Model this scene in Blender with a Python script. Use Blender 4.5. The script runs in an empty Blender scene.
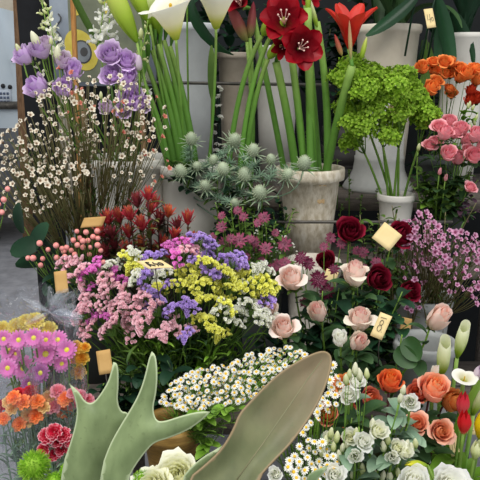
import bpy, math, random
from mathutils import Vector, Matrix, Quaternion, noise
from mathutils.geometry import delaunay_2d_cdt
PI = math.pi
R0 = random.Random(7)
scene = bpy.context.scene
COL = scene.collection
V = Vector
CAM = V((0, 0, 1.55)); PITCH = math.radians(14); FPX = 667.0
FW = V((0, math.cos(PITCH), -math.sin(PITCH))); UP = V((0, math.sin(PITCH), math.cos(PITCH))); RT = V((1, 0, 0))

def P(px, py, y):
    """point of the place seen at a photo pixel, standing y metres away"""
    d = FW + RT*((px-240)/FPX) + UP*((240-py)/FPX)
    return CAM + d*(y/d.y)
def S(px, y):
    return px*y/FPX*1.02
def nrm(v):
    return V(v).normalized()

# ------------------------------------------------------------------ materials
def new_mat(name):
    m = bpy.data.materials.new(name); m.use_nodes = True
    nt = m.node_tree; nt.nodes.clear()
    return m, nt, nt.nodes, nt.links
def rgb(c):
    if isinstance(c, str):
        c = c.lstrip('#'); c = [int(c[i:i+2], 16)/255 for i in (0, 2, 4)]
        c = [x/12.92 if x <= .04045 else ((x+.055)/1.055)**2.4 for x in c]
    return (c[0], c[1], c[2], 1)
def ramp(nodes, stops):
    r = nodes.new('ShaderNodeValToRGB'); e = r.color_ramp.elements
    while len(e) < len(stops): e.new(.5)
    for i, (p, c) in enumerate(stops):
        e[i].position = p; e[i].color = rgb(c)
    return r
MC = {}
def petal_mat(name, stops, center=None, rough=.55, trans=.3, vary=.18, noise_scale=60, cpow=1.5, spec=.25, mott=None):
    """stops: colour from the petal's base (0) to its tip (1); center: colour of the innermost petals"""
    if name in MC: return MC[name]
    m, nt, N, L = new_mat(name)
    at = N.new('ShaderNodeAttribute'); at.attribute_name = 'A'
    sp = N.new('ShaderNodeSeparateColor'); L.new(at.outputs['Color'], sp.inputs[0])
    r = ramp(N, stops); L.new(sp.outputs[0], r.inputs[0])
    col = r.outputs[0]
    if center:
        pw = N.new('ShaderNodeMath'); pw.operation = 'POWER'; L.new(sp.outputs[1], pw.inputs[0]); pw.inputs[1].default_value = cpow
        mx = N.new('ShaderNodeMix'); mx.data_type = 'RGBA'; L.new(pw.outputs[0], mx.inputs[0]); L.new(col, mx.inputs[6]); mx.inputs[7].default_value = rgb(center)
        col = mx.outputs[2]
    tc = N.new('ShaderNodeTexCoord'); nz = N.new('ShaderNodeTexNoise'); nz.inputs['Scale'].default_value = noise_scale; nz.inputs['Detail'].default_value = 3
    L.new(tc.outputs['Object'], nz.inputs['Vector'])
    if mott:
        mr = N.new('ShaderNodeMapRange'); mr.inputs[1].default_value = .46; mr.inputs[2].default_value = .56
        L.new(nz.outputs['Fac'], mr.inputs[0])
        mx = N.new('ShaderNodeMix'); mx.data_type = 'RGBA'; L.new(mr.outputs[0], mx.inputs[0]); L.new(col, mx.inputs[6]); mx.inputs[7].default_value = rgb(mott)
        col = mx.outputs[2]
    oi = N.new('ShaderNodeObjectInfo')
    a = N.new('ShaderNodeMath'); a.operation = 'ADD'; L.new(nz.outputs['Fac'], a.inputs[0]); L.new(sp.outputs[2], a.inputs[1])
    a2 = N.new('ShaderNodeMath'); a2.operation = 'ADD'; L.new(a.outputs[0], a2.inputs[0]); L.new(oi.outputs['Random'], a2.inputs[1])
    mr = N.new('ShaderNodeMapRange'); mr.inputs[1].default_value = .6; mr.inputs[2].default_value = 2.3
    mr.inputs[3].default_value = 1-vary; mr.inputs[4].default_value = 1+vary
    L.new(a2.outputs[0], mr.inputs[0])
    hs = N.new('ShaderNodeHueSaturation'); L.new(mr.outputs[0], hs.inputs['Value']); L.new(col, hs.inputs['Color'])
    col = hs.outputs[0]
    bs = N.new('ShaderNodeBsdfPrincipled'); bs.inputs['Roughness'].default_value = rough; bs.inputs['Specular IOR Level'].default_value = spec
    L.new(col, bs.inputs['Base Color'])
    out = N.new('ShaderNodeOutputMaterial')
    if trans > 0:
        tr = N.new('ShaderNodeBsdfTranslucent'); L.new(col, tr.inputs[0])
        mx = N.new('ShaderNodeMixShader'); mx.inputs[0].default_value = trans
        L.new(bs.outputs[0], mx.inputs[1]); L.new(tr.outputs[0], mx.inputs[2]); L.new(mx.outputs[0], out.inputs[0])
    else: L.new(bs.outputs[0], out.inputs[0])
    MC[name] = m
    return m
def surf_mat(name, c1, c2=None, scale=8, rough=.6, metal=0, bump=0, detail=6, stretch=(1, 1, 1), c3=None, spec=.4, thr=(.35, .65)):
    if name in MC: return MC[name]
    m, nt, N, L = new_mat(name)
    bs = N.new('ShaderNodeBsdfPrincipled'); bs.inputs['Roughness'].default_value = rough; bs.inputs['Metallic'].default_value = metal; bs.inputs['Specular IOR Level'].default_value = spec
    tc = N.new('ShaderNodeTexCoord'); mp = N.new('ShaderNodeMapping'); mp.inputs['Scale'].default_value = stretch
    nz = N.new('ShaderNodeTexNoise'); nz.inputs['Scale'].default_value = scale; nz.inputs['Detail'].default_value = detail; nz.inputs['Roughness'].default_value = .62
    L.new(tc.outputs['Object'], mp.inputs[0]); L.new(mp.outputs[0], nz.inputs['Vector'])
    st = [(thr[0], c1), (thr[1], c2 or c1)]
    if c3: st.append((min(1, thr[1]+.12), c3))
    r = ramp(N, st); L.new(nz.outputs['Fac'], r.inputs[0]); L.new(r.outputs[0], bs.inputs['Base Color'])
    if bump:
        b = N.new('ShaderNodeBump'); b.inputs['Strength'].default_value = bump; b.inputs['Distance'].default_value = .01
        L.new(nz.outputs['Fac'], b.inputs['Height']); L.new(b.outputs[0], bs.inputs['Normal'])
    out = N.new('ShaderNodeOutputMaterial'); L.new(bs.outputs[0], out.inputs[0])
    MC[name] = m
    return m

# ------------------------------------------------------------------ mesh builder
class MB:
    def __init__(s): s.v = []; s.f = []; s.a = []
    def grid(s, pts, attrs, nu, nv, closed=False):
        o = len(s.v); s.v += pts; s.a += attrs
        w = nu if closed else nu-1
        for j in range(nv-1):
            for i in range(w):
                i2 = (i+1) % nu
                s.f.append((o+j*nu+i, o+j*nu+i2, o+(j+1)*nu+i2, o+(j+1)*nu+i))
    def tube(s, pts, r0, r1, sides=5, layer=0, rnd=.5, cap=True, rf=None):
        n = len(pts); P_ = []; A_ = []
        t = (pts[1]-pts[0]).normalized(); x = t.orthogonal().normalized()
        for k, p in enumerate(pts):
            t = (pts[min(k+1, n-1)]-pts[max(k-1, 0)]).normalized()
            x = (x - t*x.dot(t)).normalized(); y = t.cross(x)
            f = k/(n-1); r = rf(f) if rf else r0+(r1-r0)*f
            for i in range(sides):
                a = 2*PI*i/sides
                P_.append(p+x*(r*math.cos(a))+y*(r*math.sin(a))); A_.append((f, layer, rnd))
        o = len(s.v); s.grid(P_, A_, sides, n, True)
        if cap:
            s.f.append(tuple(range(o+sides-1, o-1, -1))); s.f.append(tuple(o+(n-1)*sides+i for i in range(sides)))
    def lathe(s, prof, seg=32, c=V((0, 0, 0)), layer=0):
        pts = []; at = []
        for k, (r, z) in enumerate(prof):
            for i in range(seg):
                a = 2*PI*i/seg
                pts.append(V((c.x+r*math.cos(a), c.y+r*math.sin(a), c.z+z))); at.append((k/(len(prof)-1), layer, .5))
        s.grid(pts, at, seg, len(prof), True)
    def ball(s, c, r, seg=8, rings=6, sz=1, layer=0, rnd=.5, d=None):
        q = V((0, 0, 1)).rotation_difference(d) if d else None
        pts = []; at = []
        for k in range(rings+1):
            th = PI*k/rings
            for i in range(seg):
                a = 2*PI*i/seg
                p = V((r*math.sin(th)*math.cos(a), r*math.sin(th)*math.sin(a), -r*sz*math.cos(th)))
                if q: p = q @ p
                pts.append(c+p); at.append((k/rings, layer, rnd))
        s.grid(pts, at, seg, rings+1, True)
    def box(s, c, sz, rot=None, bev=0):
        o = len(s.v); h = [x/2 for x in sz]
        for i in range(8):
            p = V((h[0]*(1 if i & 1 else -1), h[1]*(1 if i & 2 else -1), h[2]*(1 if i & 4 else -1)))
            if rot: p = rot @ p
            s.v.append(V(c)+p); s.a.append((.5, 0, .5))
        for f in ((0, 2, 3, 1), (4, 5, 7, 6), (0, 1, 5, 4), (2, 6, 7, 3), (0, 4, 6, 2), (1, 3, 7, 5)):
            s.f.append(tuple(o+i for i in f))
    # a free petal, bract or leaf: starts r0 from the axis, bends from elevation e0 to e1 (degrees)
    def petal(s, az, e0, e1, L, W, nv=6, nu=4, cup=.2, sh=(.5, .5), r0=0, z0=0, layer=0, ruf=0, rf=6, tw=0, rnd=None, o=V((0, 0, 0)), fold=0):
        rnd = R0.random() if rnd is None else rnd
        p_, q_ = sh; vm = p_/(p_+q_); mxv = vm**p_*(1-vm)**q_
        ca, sa = math.cos(az), math.sin(az)
        X = r0; Z = z0; ph = R0.random()*6
        pts = []; at = []
        for j in range(nv):
            v = j/(nv-1)
            e = math.radians(e0+(e1-e0)*v)
            if j: X += L/(nv-1)*math.cos(e); Z += L/(nv-1)*math.sin(e)
            vv = min(max(v, .02), .985)
            w = W*.5*(vv**p_*(1-vv)**q_)/mxv
            n = (-math.sin(e), math.cos(e))
            for i in range(nu):
                u = -1+2*i/(nu-1)
                lift = cup*w*u*u + fold*w*abs(u) + ruf*math.sin(u*rf+ph+v*3)*v*v + tw*u*w
                x = X+n[0]*lift; z = Z+n[1]*lift; y = w*u
                pts.append(V((x*ca-y*sa, x*sa+y*ca, z))+o); at.append((v, layer, rnd))
        s.grid(pts, at, nu, nv)
    # a rose petal that wraps the axis
    def wrap(s, az, R, H, W, opn=.3, curl=.0, nv=8, nu=9, layer=0, ruf=0, edge=.3, z0=0, rf=9, skew=.06, fl=.0, pt=False):
        rnd = R0.random(); ph = R0.random()*6; pts = []; at = []
        for j in range(nv):
            for i in range(nu):
                u = -1+2*i/(nu-1)
                v = j/(nv-1)*(1-edge*(abs(u)**1.4 if pt else 1-math.sqrt(max(0, 1-.96*u*u))))
                ang = az+u*W*(.45+.55*math.sin(min(v/.6, 1)*PI/2))
                r = R*(.1+.9*math.sin(min(v, .7)/.7*PI/2)**.8)
                r *= 1-(.38*(1-opn))*max(0, v-.45)**1.2*2
                c = max(0, v-.62)/.38
                r += curl*R*c**1.6+fl*R*v*v
                z = H*v-curl*R*.9*c**2.2
                rr = ruf*R*math.sin(u*rf+ph)*v**3
                r += rr+skew*R*u; z += rr*.6
                pts.append(V((r*math.cos(ang), r*math.sin(ang), z+z0))); at.append((v, layer, rnd))
        s.grid(pts, at, nu, nv)
    def norm(s, rad=.5):
        k = rad/max(math.hypot(v.x, v.y) for v in s.v); s.v = [v*k for v in s.v]; return s
    def mesh(s, name, mat, smooth=True):
        me = bpy.data.meshes.new(name)
        me.from_pydata([tuple(v) for v in s.v], [], s.f)
        a = me.attributes.new('A', 'FLOAT_COLOR', 'POINT')
        flat = []
        for t in s.a: flat += [t[0], t[1], t[2], 1]
        a.data.foreach_set('color', flat)
        me.polygons.foreach_set('use_smooth', [smooth]*len(me.polygons))
        me.materials.append(mat); me.update()
        return me

def link(name, me, parent=None, loc=(0, 0, 0), rot=None, sc=1):
    o = bpy.data.objects.new(name, me); COL.objects.link(o)
    if parent is not None: o.parent = parent
    o.location = loc
    if rot is not None: o.rotation_mode = 'QUATERNION'; o.rotation_quaternion = rot
    o.scale = (sc, sc, sc) if not hasattr(sc, '__len__') else sc
    return o
def thing(name, label, cat, loc=(0, 0, 0), group=None, me=None, kind=None):
    o = bpy.data.objects.new(name, me); COL.objects.link(o); o.location = loc
    if me is None: o.empty_display_size = .02
    o['label'] = label; o['category'] = cat
    if group: o['group'] = group
    if kind: o['kind'] = kind
    return o
def struct(name, me, label=None):
    o = bpy.data.objects.new(name, me); COL.objects.link(o); o['kind'] = 'structure'
    if label: o['label'] = label
    o['category'] = name.split('_')[0]
    return o
def zrot(d, spin=0):
    d = nrm(d)
    return V((0, 0, 1)).rotation_difference(d) @ Quaternion((0, 0, 1), spin)
VAR = {}
def var(me, mat):
    k = (me.name, mat.name)
    if k not in VAR:
        m = me.copy(); m.materials.clear(); m.materials.append(mat); VAR[k] = m
    return VAR[k]
def bez(a, c, b, n=10):
    return [a*((1-t)**2)+c*(2*t*(1-t))+b*(t*t) for t in [i/(n-1) for i in range(n)]]
def stem_pts(base, head, face, bend=.45, n=10):
    tan = nrm(V((0, 0, 1))*1.0+V(face)*.5)
    c = head-tan*((head-base).length*bend)
    return bez(base, c, head, n)

# ------------------------------------------------------------------ greens
G = {}
def leafm(n, a, b, c, trans=.2, rough=.45, vary=.3): G[n] = petal_mat('leaf_'+n, [(0, a), (.6, b), (1, c)], rough=rough, trans=trans, vary=vary, spec=.22)
leafm('rose', '#35502c', '#35522e', '#486440')
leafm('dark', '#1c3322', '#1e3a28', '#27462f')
leafm('glossy', '#1f3b26', '#25472d', '#2f5436', rough=.28)
leafm('mid', '#46622a', '#52702e', '#66803c')
leafm('bright', '#628a2a', '#6c982e', '#88ae46')
leafm('deepleaf', '#22401a', '#26461e', '#34542a', trans=.05, rough=.4)
leafm('grey', '#6f8a72', '#7e9a80', '#93ab90')
leafm('olive', '#5e6436', '#6c743e', '#86824a')
leafm('brown', '#5a5034', '#64603a', '#7a7450')
leafm('stalk', '#55782c', '#638834', '#7a9a42', trans=.1)
leafm('amstalk', '#528034', '#66943a', '#94b45a', trans=.1)
leafm('redleaf', '#3c4a2c', '#4b3b2e', '#5c2c30')
leafm('purpleleaf', '#4a3642', '#5a4050', '#6b4c5c')
def leaf_proto(name, L, W, sh, cup, e0, e1, mat, nu=5, nv=8, fold=.25, ruf=0):
    m = MB(); m.petal(0, e0, e1, L, W, nv=nv, nu=nu, cup=cup, sh=sh, fold=fold, ruf=ruf, rnd=.5); return m.mesh(name, mat)
LEAF_OV = leaf_proto('leaf_ovate', 1, .55, (.55, .6), .05, 35, -30, G['rose'])
LEAF_LONG = leaf_proto('leaf_long', 1, .16, (.5, .6), .3, 70, 0, G['mid'])
LEAF_BLADE = leaf_proto('leaf_blade', 1, .09, (.35, .5), .2, 85, 35, G['bright'])
LEAF_LANCE = leaf_proto('leaf_lance', 1, .26, (.5, .7), .1, 45, -25, G['glossy'])
def feather(mat):
    m = MB()
    for k in range(16):
        t = k/15; az = (1 if k % 2 else -1)*.9
        m.petal(az, 20, 50, .35*(1-.5*t), .03, nv=3, nu=2, r0=.05+t*.6, z0=t*.25, sh=(.3, .6))
    m.tube([V((0, 0, 0)), V((.35, 0, .12)), (V((.75, 0, .3)))], .012, .006, 3)
    return m.mesh('leaf_feathery', mat)
LEAF_FEA = feather(G['mid'])

def add_leaves(root, base, pts, me, n, size, t0, t1, rnd, name='leaf', up=.3):
    for k in range(n):
        t = t0+(t1-t0)*(k+rnd.random()*.6)/max(1, n)
        f = t*(len(pts)-1); i = min(int(f), len(pts)-2); p = pts[i].lerp(pts[i+1], f-i)
        az = rnd.random()*2*PI if k % 2 == 0 else rnd.uniform(PI*1.1, PI*1.9)
        q = Quaternion((0, 0, 1), az) @ Quaternion((0, 1, 0), rnd.uniform(-.5, .35)-up*.3)
        link(name, me, root, p-base, q, size*rnd.uniform(.75, 1.2))

def flower(name, label, cat, base, head, face, bloom, size, group=None, part='blossom', r=.0022, smat=None, leaf=None, nleaf=3, lsize=.05,
           lt=(.35, .85), rnd=R0, calyx=None, bend=.45, spin=None, r1=None, sub=None, sides=6):
    smat = smat or G['stalk']
    base = V(base); head = V(head); face = nrm(face)
    root = thing(name, label, cat, base, group)
    pts = stem_pts(base, head, face, bend)
    m = MB(); m.tube([p-base for p in pts], r, r1 or r*.8, sides); link('stem', m.mesh('stem', smat), root)
    q = zrot(face, rnd.random()*6.28 if spin is None else spin)
    b = link(part, bloom, root, head-base, q, size)
    if calyx: link('calyx', calyx, b)
    if sub: link(sub[0], sub[1], b)
    if leaf: add_leaves(root, base, pts, leaf, nleaf, lsize, lt[0], lt[1], rnd)
    return root
# ------------------------------------------------------------------ blossom shapes (unit diameter about 1, base at the origin, facing +Z)
GA = 2.39996
def rose_mesh(name, n=20, opn=.4, H=1.0, curl=.35, ruf=.02, core=.12, edge=.3, R=.5, inner_open=.0, flare=0):
    m = MB()
    for k in range(n):
        t = k/(n-1)                     # 0 = innermost
        rr = R*(core+(1-core)*t**.85)
        m.wrap(k*GA, rr*.86, H*(.98-.16*t), .75+.35*(1-t), opn=opn*(.35+.9*t), curl=curl*max(0, t-.35)*1.6+flare*max(0, t-.72)*3, layer=1-t, ruf=ruf*(.5+t), edge=edge, z0=.02*(1-t), nv=8, nu=9, fl=inner_open*t)
    m.norm(); return m.mesh(name, MC['dummy'])
petal_mat('dummy', [(0, '#888888'), (1, '#999999')])
ROSE = rose_mesh('rose_bloom', 22, .3, 1.06, .42, .025, edge=.35, core=.14)
ROSE_F = rose_mesh('rose_bloom_flared', 22, .3, 1.12, .3, .03, edge=.4, core=.14, flare=.75)
ROSE_O = rose_mesh('rose_bloom_open', 27, .55, .85, .5, .035, core=.1, inner_open=.1, edge=.35)
ROSE_B = rose_mesh('rose_bud_bloom', 14, .1, 1.25, .28, .02, core=.2, R=.42)
ROSE_S = rose_mesh('spray_rose_bloom', 15, .4, .95, .4, .03)
LISI = rose_mesh('lisianthus_bloom', 12, .5, 1.0, .25, .05, core=.25, edge=.35, inner_open=.12)
LISI_D = rose_mesh('double_lisianthus_bloom', 22, .6, .85, .35, .06, core=.14, edge=.35, inner_open=.15)
CARN = rose_mesh('ruffled_bloom', 34, .8, .62, .3, .07, core=.07, edge=.4, inner_open=.15)
PEONY = rose_mesh('full_ruffled_bloom', 34, .6, .8, .4, .06, core=.08, edge=.32, inner_open=.12)
def carnation():
    m = MB()
    for k in range(30):
        t = k/29
        m.petal(k*GA, 80-50*t, 60-75*t, .42+.12*t, .3, nv=5, nu=6, cup=.15, sh=(.6, .18), r0=.02, z0=.35, layer=1-t, ruf=.05, rf=11)
    m.lathe([(.02, 0), (.1, .03), (.12, .2), (.1, .4), (.0, .42)], 8, layer=0)
    return m.mesh('carnation_bloom', MC['dummy'])
CARNM = carnation()
def calyx_m(mat, n=5, L=.35, W=.16, r=.05, e0=20, e1=-30):
    m = MB(); m.ball(V((0, 0, 0)), .1, 8, 5, .9)
    for k in range(n): m.petal(k*2*PI/n, e0, e1, L, W, nv=5, nu=3, r0=r, sh=(.4, .8), rnd=.5)
    return m.mesh('calyx', mat)
CALYX = calyx_m(G['mid'], e0=60, e1=20)
CALYX_P = calyx_m(G['stalk'], 5, .45, .14, .05, 80, 60)
def bud(name, R=.2, H=1, tw=1.2, n=4):
    m = MB()
    pts = []; at = []; seg = 12; rings = 12
    for j in range(rings):
        v = j/(rings-1)
        for i in range(seg):
            a = 2*PI*i/seg
            r = R*(math.sin(PI*min(v**.75, 1))**.7+.08)*(1+.13*math.sin(n*a+tw*v*5))*(1 if v < .98 else .2)
            pts.append(V((r*math.cos(a), r*math.sin(a), H*v))); at.append((v, .3, .5))
    m.grid(pts, at, seg, rings, True)
    return m.mesh(name, MC['dummy'])
BUD = bud('spiral_bud')
TBUD = bud('plain_bud', .26, 1, 0, 3)
def calla(name, R=.34, H=1.0, tip=.35, flare=.25, wrapa=1.12, low=.38, slim=False):
    m = MB(); nu = 28; nv = 18; pts = []; at = []
    for j in range(nv):
        v = j/(nv-1)
        for i in range(nu):
            u = i/(nu-1); a = (u-.5)*2*PI*wrapa
            f = max(0, math.cos(a*.5/wrapa))          # 1 at the tip side, 0 at the overlap
            r = R*(.2+.8*math.sin(v*PI*.84)**.9 if slim else .14+.62*v**1.15+.14*math.sin(v*PI))+R*flare*2.0*v**5*(.35+.65*f)+.03*R*u
            z = H*v*(1-low+low*f**.8)+tip*H*v**7*max(0, f-.7)*1.2-flare*H*.4*v**8*(1-.6*f)
            r += tip*.8*v**9*max(0, f-.75)*2*R
            pts.append(V((r*math.cos(a), r*math.sin(a), z))); at.append((v, f, .5))
    m.grid(pts, at, nu, nv)
    return m.mesh(name, MC['dummy'])
CALLA = calla('calla_spathe'); CALLA_T = calla('calla_slim_spathe', .16, 1.1, .3, .08, 1.3, .22, True); CALLA_W = calla('calla_wide_spathe', .42, .95, .3, .5, 1.08)
def spadix():
    m = MB(); m.tube([V((0, 0, .1)), V((.0, .0, .35)), V((.02, 0, .66))], .035, .03, 8); m.ball(V((.02, 0, .66)), .032, 8, 5)
    return m.mesh('spadix', surf_mat('spadix_yellow', '#d9a520', '#e8c040', 80, .7, bump=.6))
SPADIX = spadix()
def amaryllis(name, opn=1.0, n=6, W=.5):
    m = MB()
    for ring in range(2):
        for k in range(3):
            az = k*2*PI/3+ring*PI/3
            m.petal(az, 82-12*opn, 62-52*opn*(1 if ring else .8), .8, W*(.9 if ring else 1), nv=10, nu=7, cup=.45, sh=(.6, .5), r0=.03, z0=.02+.02*ring, layer=ring*.4, ruf=.015, rf=5)
    m.norm(); return m.mesh(name, MC['dummy'])
AMA = amaryllis('amaryllis_bloom', .9, W=.62); AMA_H = amaryllis('amaryllis_half_open_bloom', .5, W=.36); AMA_U = amaryllis('amaryllis_upright_bloom', .38, W=.32)
def stamens(c):
    m = MB()
    for k in range(6):
        a = k*1.05
        p = [V((0, 0, .05)), V((.04*math.cos(a), .04*math.sin(a), .3)), V((.11*math.cos(a)+.03, .11*math.sin(a), .5))]
        m.tube(bez(*p, 6), .011, .008, 4); m.ball(p[2], .022, 6, 4, 1.4)
    return m.mesh('stamens', c)
STAM = stamens(surf_mat('stamen_pink', '#e9b8b0', '#f5dcc8', 30, .6))
def tulip():
    m = MB()
    for ring in range(2):
        for k in range(3): m.wrap(k*2*PI/3+ring*PI/3, .25-.015*ring, 1.0, .85, opn=-.3, curl=.0, layer=ring*.3, edge=.5, nv=10, pt=True)
    return m.mesh('tulip_bloom', MC['dummy'])
TULIP = tulip()
def daisy(name, n=14, W=.2, L=.4, r0=.12, e0=15, e1=-8, two=False, sh=(.5, .25)):
    m = MB()
    for k in range(n): m.petal(k*2*PI/n+R0.uniform(-.06, .06), e0, e1+R0.uniform(-8, 8), L, W, nv=4, nu=3, cup=.1, sh=sh, r0=r0*.7)
    if two:
        for k in range(n): m.petal((k+.5)*2*PI/n, e0+20, e1+22, L*.82, W, nv=4, nu=3, cup=.1, sh=sh, r0=r0*.6, layer=.5, z0=.02)
    m.lathe([(.01, -.1), (.08, -.08), (.12, 0), (.1, .03), (0, .04)], 8, layer=1)
    return m.mesh(name, MC['dummy'])
CHAM = daisy('chamomile_rays', 12, .15, .38, .14, 8, -16); PDAISY = daisy('daisy_rays', 17, .15, .42, .1, 25, -5, True, (.5, .3))
def disc(r, h, mat, sz=.8):
    m = MB(); m.lathe([(r, 0), (r*.95, h*.5), (r*.6, h*.9), (0, h)], 9); return m.mesh('disc_floret', mat)
YEL = surf_mat('disc_yellow', '#eeb01c', '#f8d038', 90, .8, bump=.3)
YG = surf_mat('disc_yellow_green', '#e0d838', '#f2ea58', 90, .8, bump=.3)
CHAM_C = disc(.17, .17, YEL); PD_C = disc(.14, .1, YG)
def wax():
    m = MB()
    for k in range(5):
        m.petal(k*2*PI/5+R0.uniform(-.1, .1), 55, 5+R0.uniform(-15, 15), .42, .42, nv=4, nu=4, cup=.45, sh=(.5, .3), r0=.12)
        # the attribute runs base to tip: dark throat, pale petals
    m.lathe([(.03, -.35), (.13, -.2), (.17, .04), (.12, .06), (0, .0)], 7, layer=1)
    return m.mesh('waxflower_bloom', MC['dummy'])
WAX = wax()
def statice(name, seed, n=26, lx=.62, ly=.22):
    r = random.Random(seed); m = MB()
    for k in range(n):
        x = r.uniform(-1, 1)*lx; y = r.uniform(-1, 1)*ly; z = .22*(1-(x/lx)**2)+r.uniform(-.05, .05)-abs(y)*.3
        d = nrm((x*.5, y*1.4, 1)); q = V((0, 0, 1)).rotation_difference(d); c = V((x, y, z)); w = r.uniform(.1, .14); rr = r.random()
        pts = []; at = []
        for j, (rad, h) in enumerate(((.03, -.16), (.05, 0), (w*.75, .1), (w, .13))):
            for i in range(7):
                a = 2*PI*i/7; u = rad*(1+(.18*math.sin(3*a) if j == 3 else 0))
                pts.append(c+q @ V((u*math.cos(a), u*math.sin(a), h+(.03*math.sin(2*a+k) if j == 3 else 0)))); at.append((j/3, 0, rr))
        m.grid(pts, at, 7, 4, True)
        m.ball(c+q @ V((0, 0, .07)), .035, 5, 3, layer=1, rnd=rr)
    return m.mesh(name, MC['dummy'])
STAT = [statice('statice_comb', s) for s in (1, 2, 3)]
def statice_stalk():
    m = MB()
    for k in range(9):
        x = -.55+1.1*k/8
        m.tube([V((0, 0, -.75)), V((x*.45, 0, -.35)), V((x, R0.uniform(-.1, .1), .05))], .03, .018, 4)
    return m.mesh('flower_stalks', G['mid'])
STATST = statice_stalk()
def bracts(name, rings, L, W, sh=(.4, .7), z=.0, cup=.3, nv=5, nu=3):
    m = MB(); i = 0
    for ri, (n, e0, e1, l, lay) in enumerate(rings):
        for k in range(n):
            i += 1
            m.petal(i*GA+R0.uniform(-.2, .2), e0+R0.uniform(-6, 6), e1+R0.uniform(-8, 8), L*l, W, nv=nv, nu=nu, cup=cup, sh=sh, r0=.03, z0=z+.04*ri, layer=lay)
    return m.mesh(name, MC['dummy'])
LEUCA = bracts('leucadendron_bracts', [(6, 58, 48, .9, 0), (6, 72, 68, 1, .25), (6, 82, 80, .95, .6), (4, 88, 86, .75, 1)], .72, .16)
ERYB = bracts('eryngium_bracts', [(10, 30, 5, 1, 0), (8, 50, 25, .75, .3)], .55, .065, (.25, .7), cup=.5, nv=4)
def ery_cone():
    m = MB(); m.ball(V((0, 0, .24)), .2, 12, 10, 1.4)
    for k in range(110):
        t = (k+.5)/110; th = math.acos(1-1.75*t); a = k*GA
        d = V((math.sin(th)*math.cos(a), math.sin(th)*math.sin(a), math.cos(th)))
        c = V((0, 0, .24))+V((d.x*.2, d.y*.2, d.z*.28))
        m.tube([c, c+d*.045], .013, .003, 3, layer=1, cap=False)
    return m.mesh('thistle_cone', petal_mat('ery_cone', [(0, '#8a9a80'), (1, '#a8b498')], '#bcc4a4', trans=0))
ERYC = ery_cone()
ASTRB = bracts('astrantia_bracts', [(13, 25, 8, 1, 0), (9, 40, 22, .9, .3)], .5, .15, (.4, .55), cup=.3)
def pins(mat):
    m = MB()
    for k in range(46):
        t = (k+.5)/46; th = math.acos(1-.9*t); a = k*GA
        d = V((math.sin(th)*math.cos(a), math.sin(th)*math.sin(a), math.cos(th)))
        m.tube([V((0, 0, .02)), d*.3], .008, .008, 3, cap=False); m.ball(d*.3, .03, 5, 3)
    return m.mesh('pincushion', mat)
PINS = pins(petal_mat('pin_maroon', [(0, '#7c3350'), (1, '#b87d92')], trans=0))
def frill(name, seed, n=88, flat=.75):
    r = random.Random(seed); m = MB()
    for k in range(n):
        t = (k+.5)/n; th = math.acos(1-1.25*t); a = k*GA
        d = V((math.sin(th)*math.cos(a), math.sin(th)*math.sin(a), math.cos(th)))
        c = V((d.x*.44, d.y*.44, d.z*.44*flat))*r.uniform(.55, 1.3)
        q = V((0, 0, 1)).rotation_difference(nrm(d+V((r.uniform(-.5, .5), r.uniform(-.5, .5), r.uniform(-.3, .5)))))
        mm = MB()
        for j in range(3): mm.petal(j*2.1+r.random(), 70, 5, .17, .14, nv=3, nu=4, sh=(.5, .2), ruf=.03, rf=8, layer=t)
        o = len(m.v); m.v += [c+q @ v for v in mm.v]; m.a += mm.a; m.f += [tuple(i+o for i in f) for f in mm.f]
    return m.mesh(name, MC['dummy'])
FRILL = [frill('frilly_head', s) for s in (4, 5, 6)]
def spiky(seed=3):
    m = MB(); r = random.Random(seed); m.ball(V((0, 0, .0)), .33, 14, 10, rnd=.5)
    for k in range(520):
        t = (k+.5)/520; th = math.acos(1-1.6*t); a = k*GA
        d = nrm(V((math.sin(th)*math.cos(a), math.sin(th)*math.sin(a), math.cos(th)))+V((r.uniform(-.2, .2), r.uniform(-.2, .2), r.uniform(-.2, .2))))
        x = d.orthogonal().normalized(); L = r.uniform(.42, .52)
        s0 = d*.12; e = d*L+V((0, 0, -.04))+x*.03
        m.tube([s0, d*L*.6, e], .02, .006, 3, rnd=r.random(), cap=False)
    return m.mesh('spiky_ball', petal_mat('green_spikes', [(0, '#5a9016'), (.6, '#86c426'), (1, '#b4e04c')], trans=.35))
SPIKY = spiky()
def snapd(seed=0):
    m = MB(); r = random.Random(seed)
    for k in range(3): m.petal(PI+(-.5+k*.5), 70, 20, .5, .34, nv=5, nu=5, cup=.2, sh=(.5, .25), ruf=.04, r0=.05, z0=.3)
    for k in range(2): m.petal(-.35+k*.7, 85, 50, .5, .34, nv=5, nu=5, cup=.2, sh=(.5, .25), ruf=.04, r0=.05, z0=.35)
    m.lathe([(.06, 0), (.17, .08), (.19, .35), (.14, .5), (0, .5)], 9)
    return m.mesh('snapdragon_floret', MC['dummy'])
SNAP = snapd()
def berry():
    m = MB(); m.ball(V((0, 0, .45)), .5, 12, 9, 1.05); m.petal(0, 20, 60, .01, .01)
    m.tube([V((0, 0, .95)), V((0, 0, 1.1))], .05, .01, 4)
    for k in range(5): m.petal(k*1.257, 0, 50, .42, .25, nv=3, nu=3, layer=1, z0=.0)
    return m.mesh('berry', MC['dummy'])
BERRY = berry()

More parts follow.
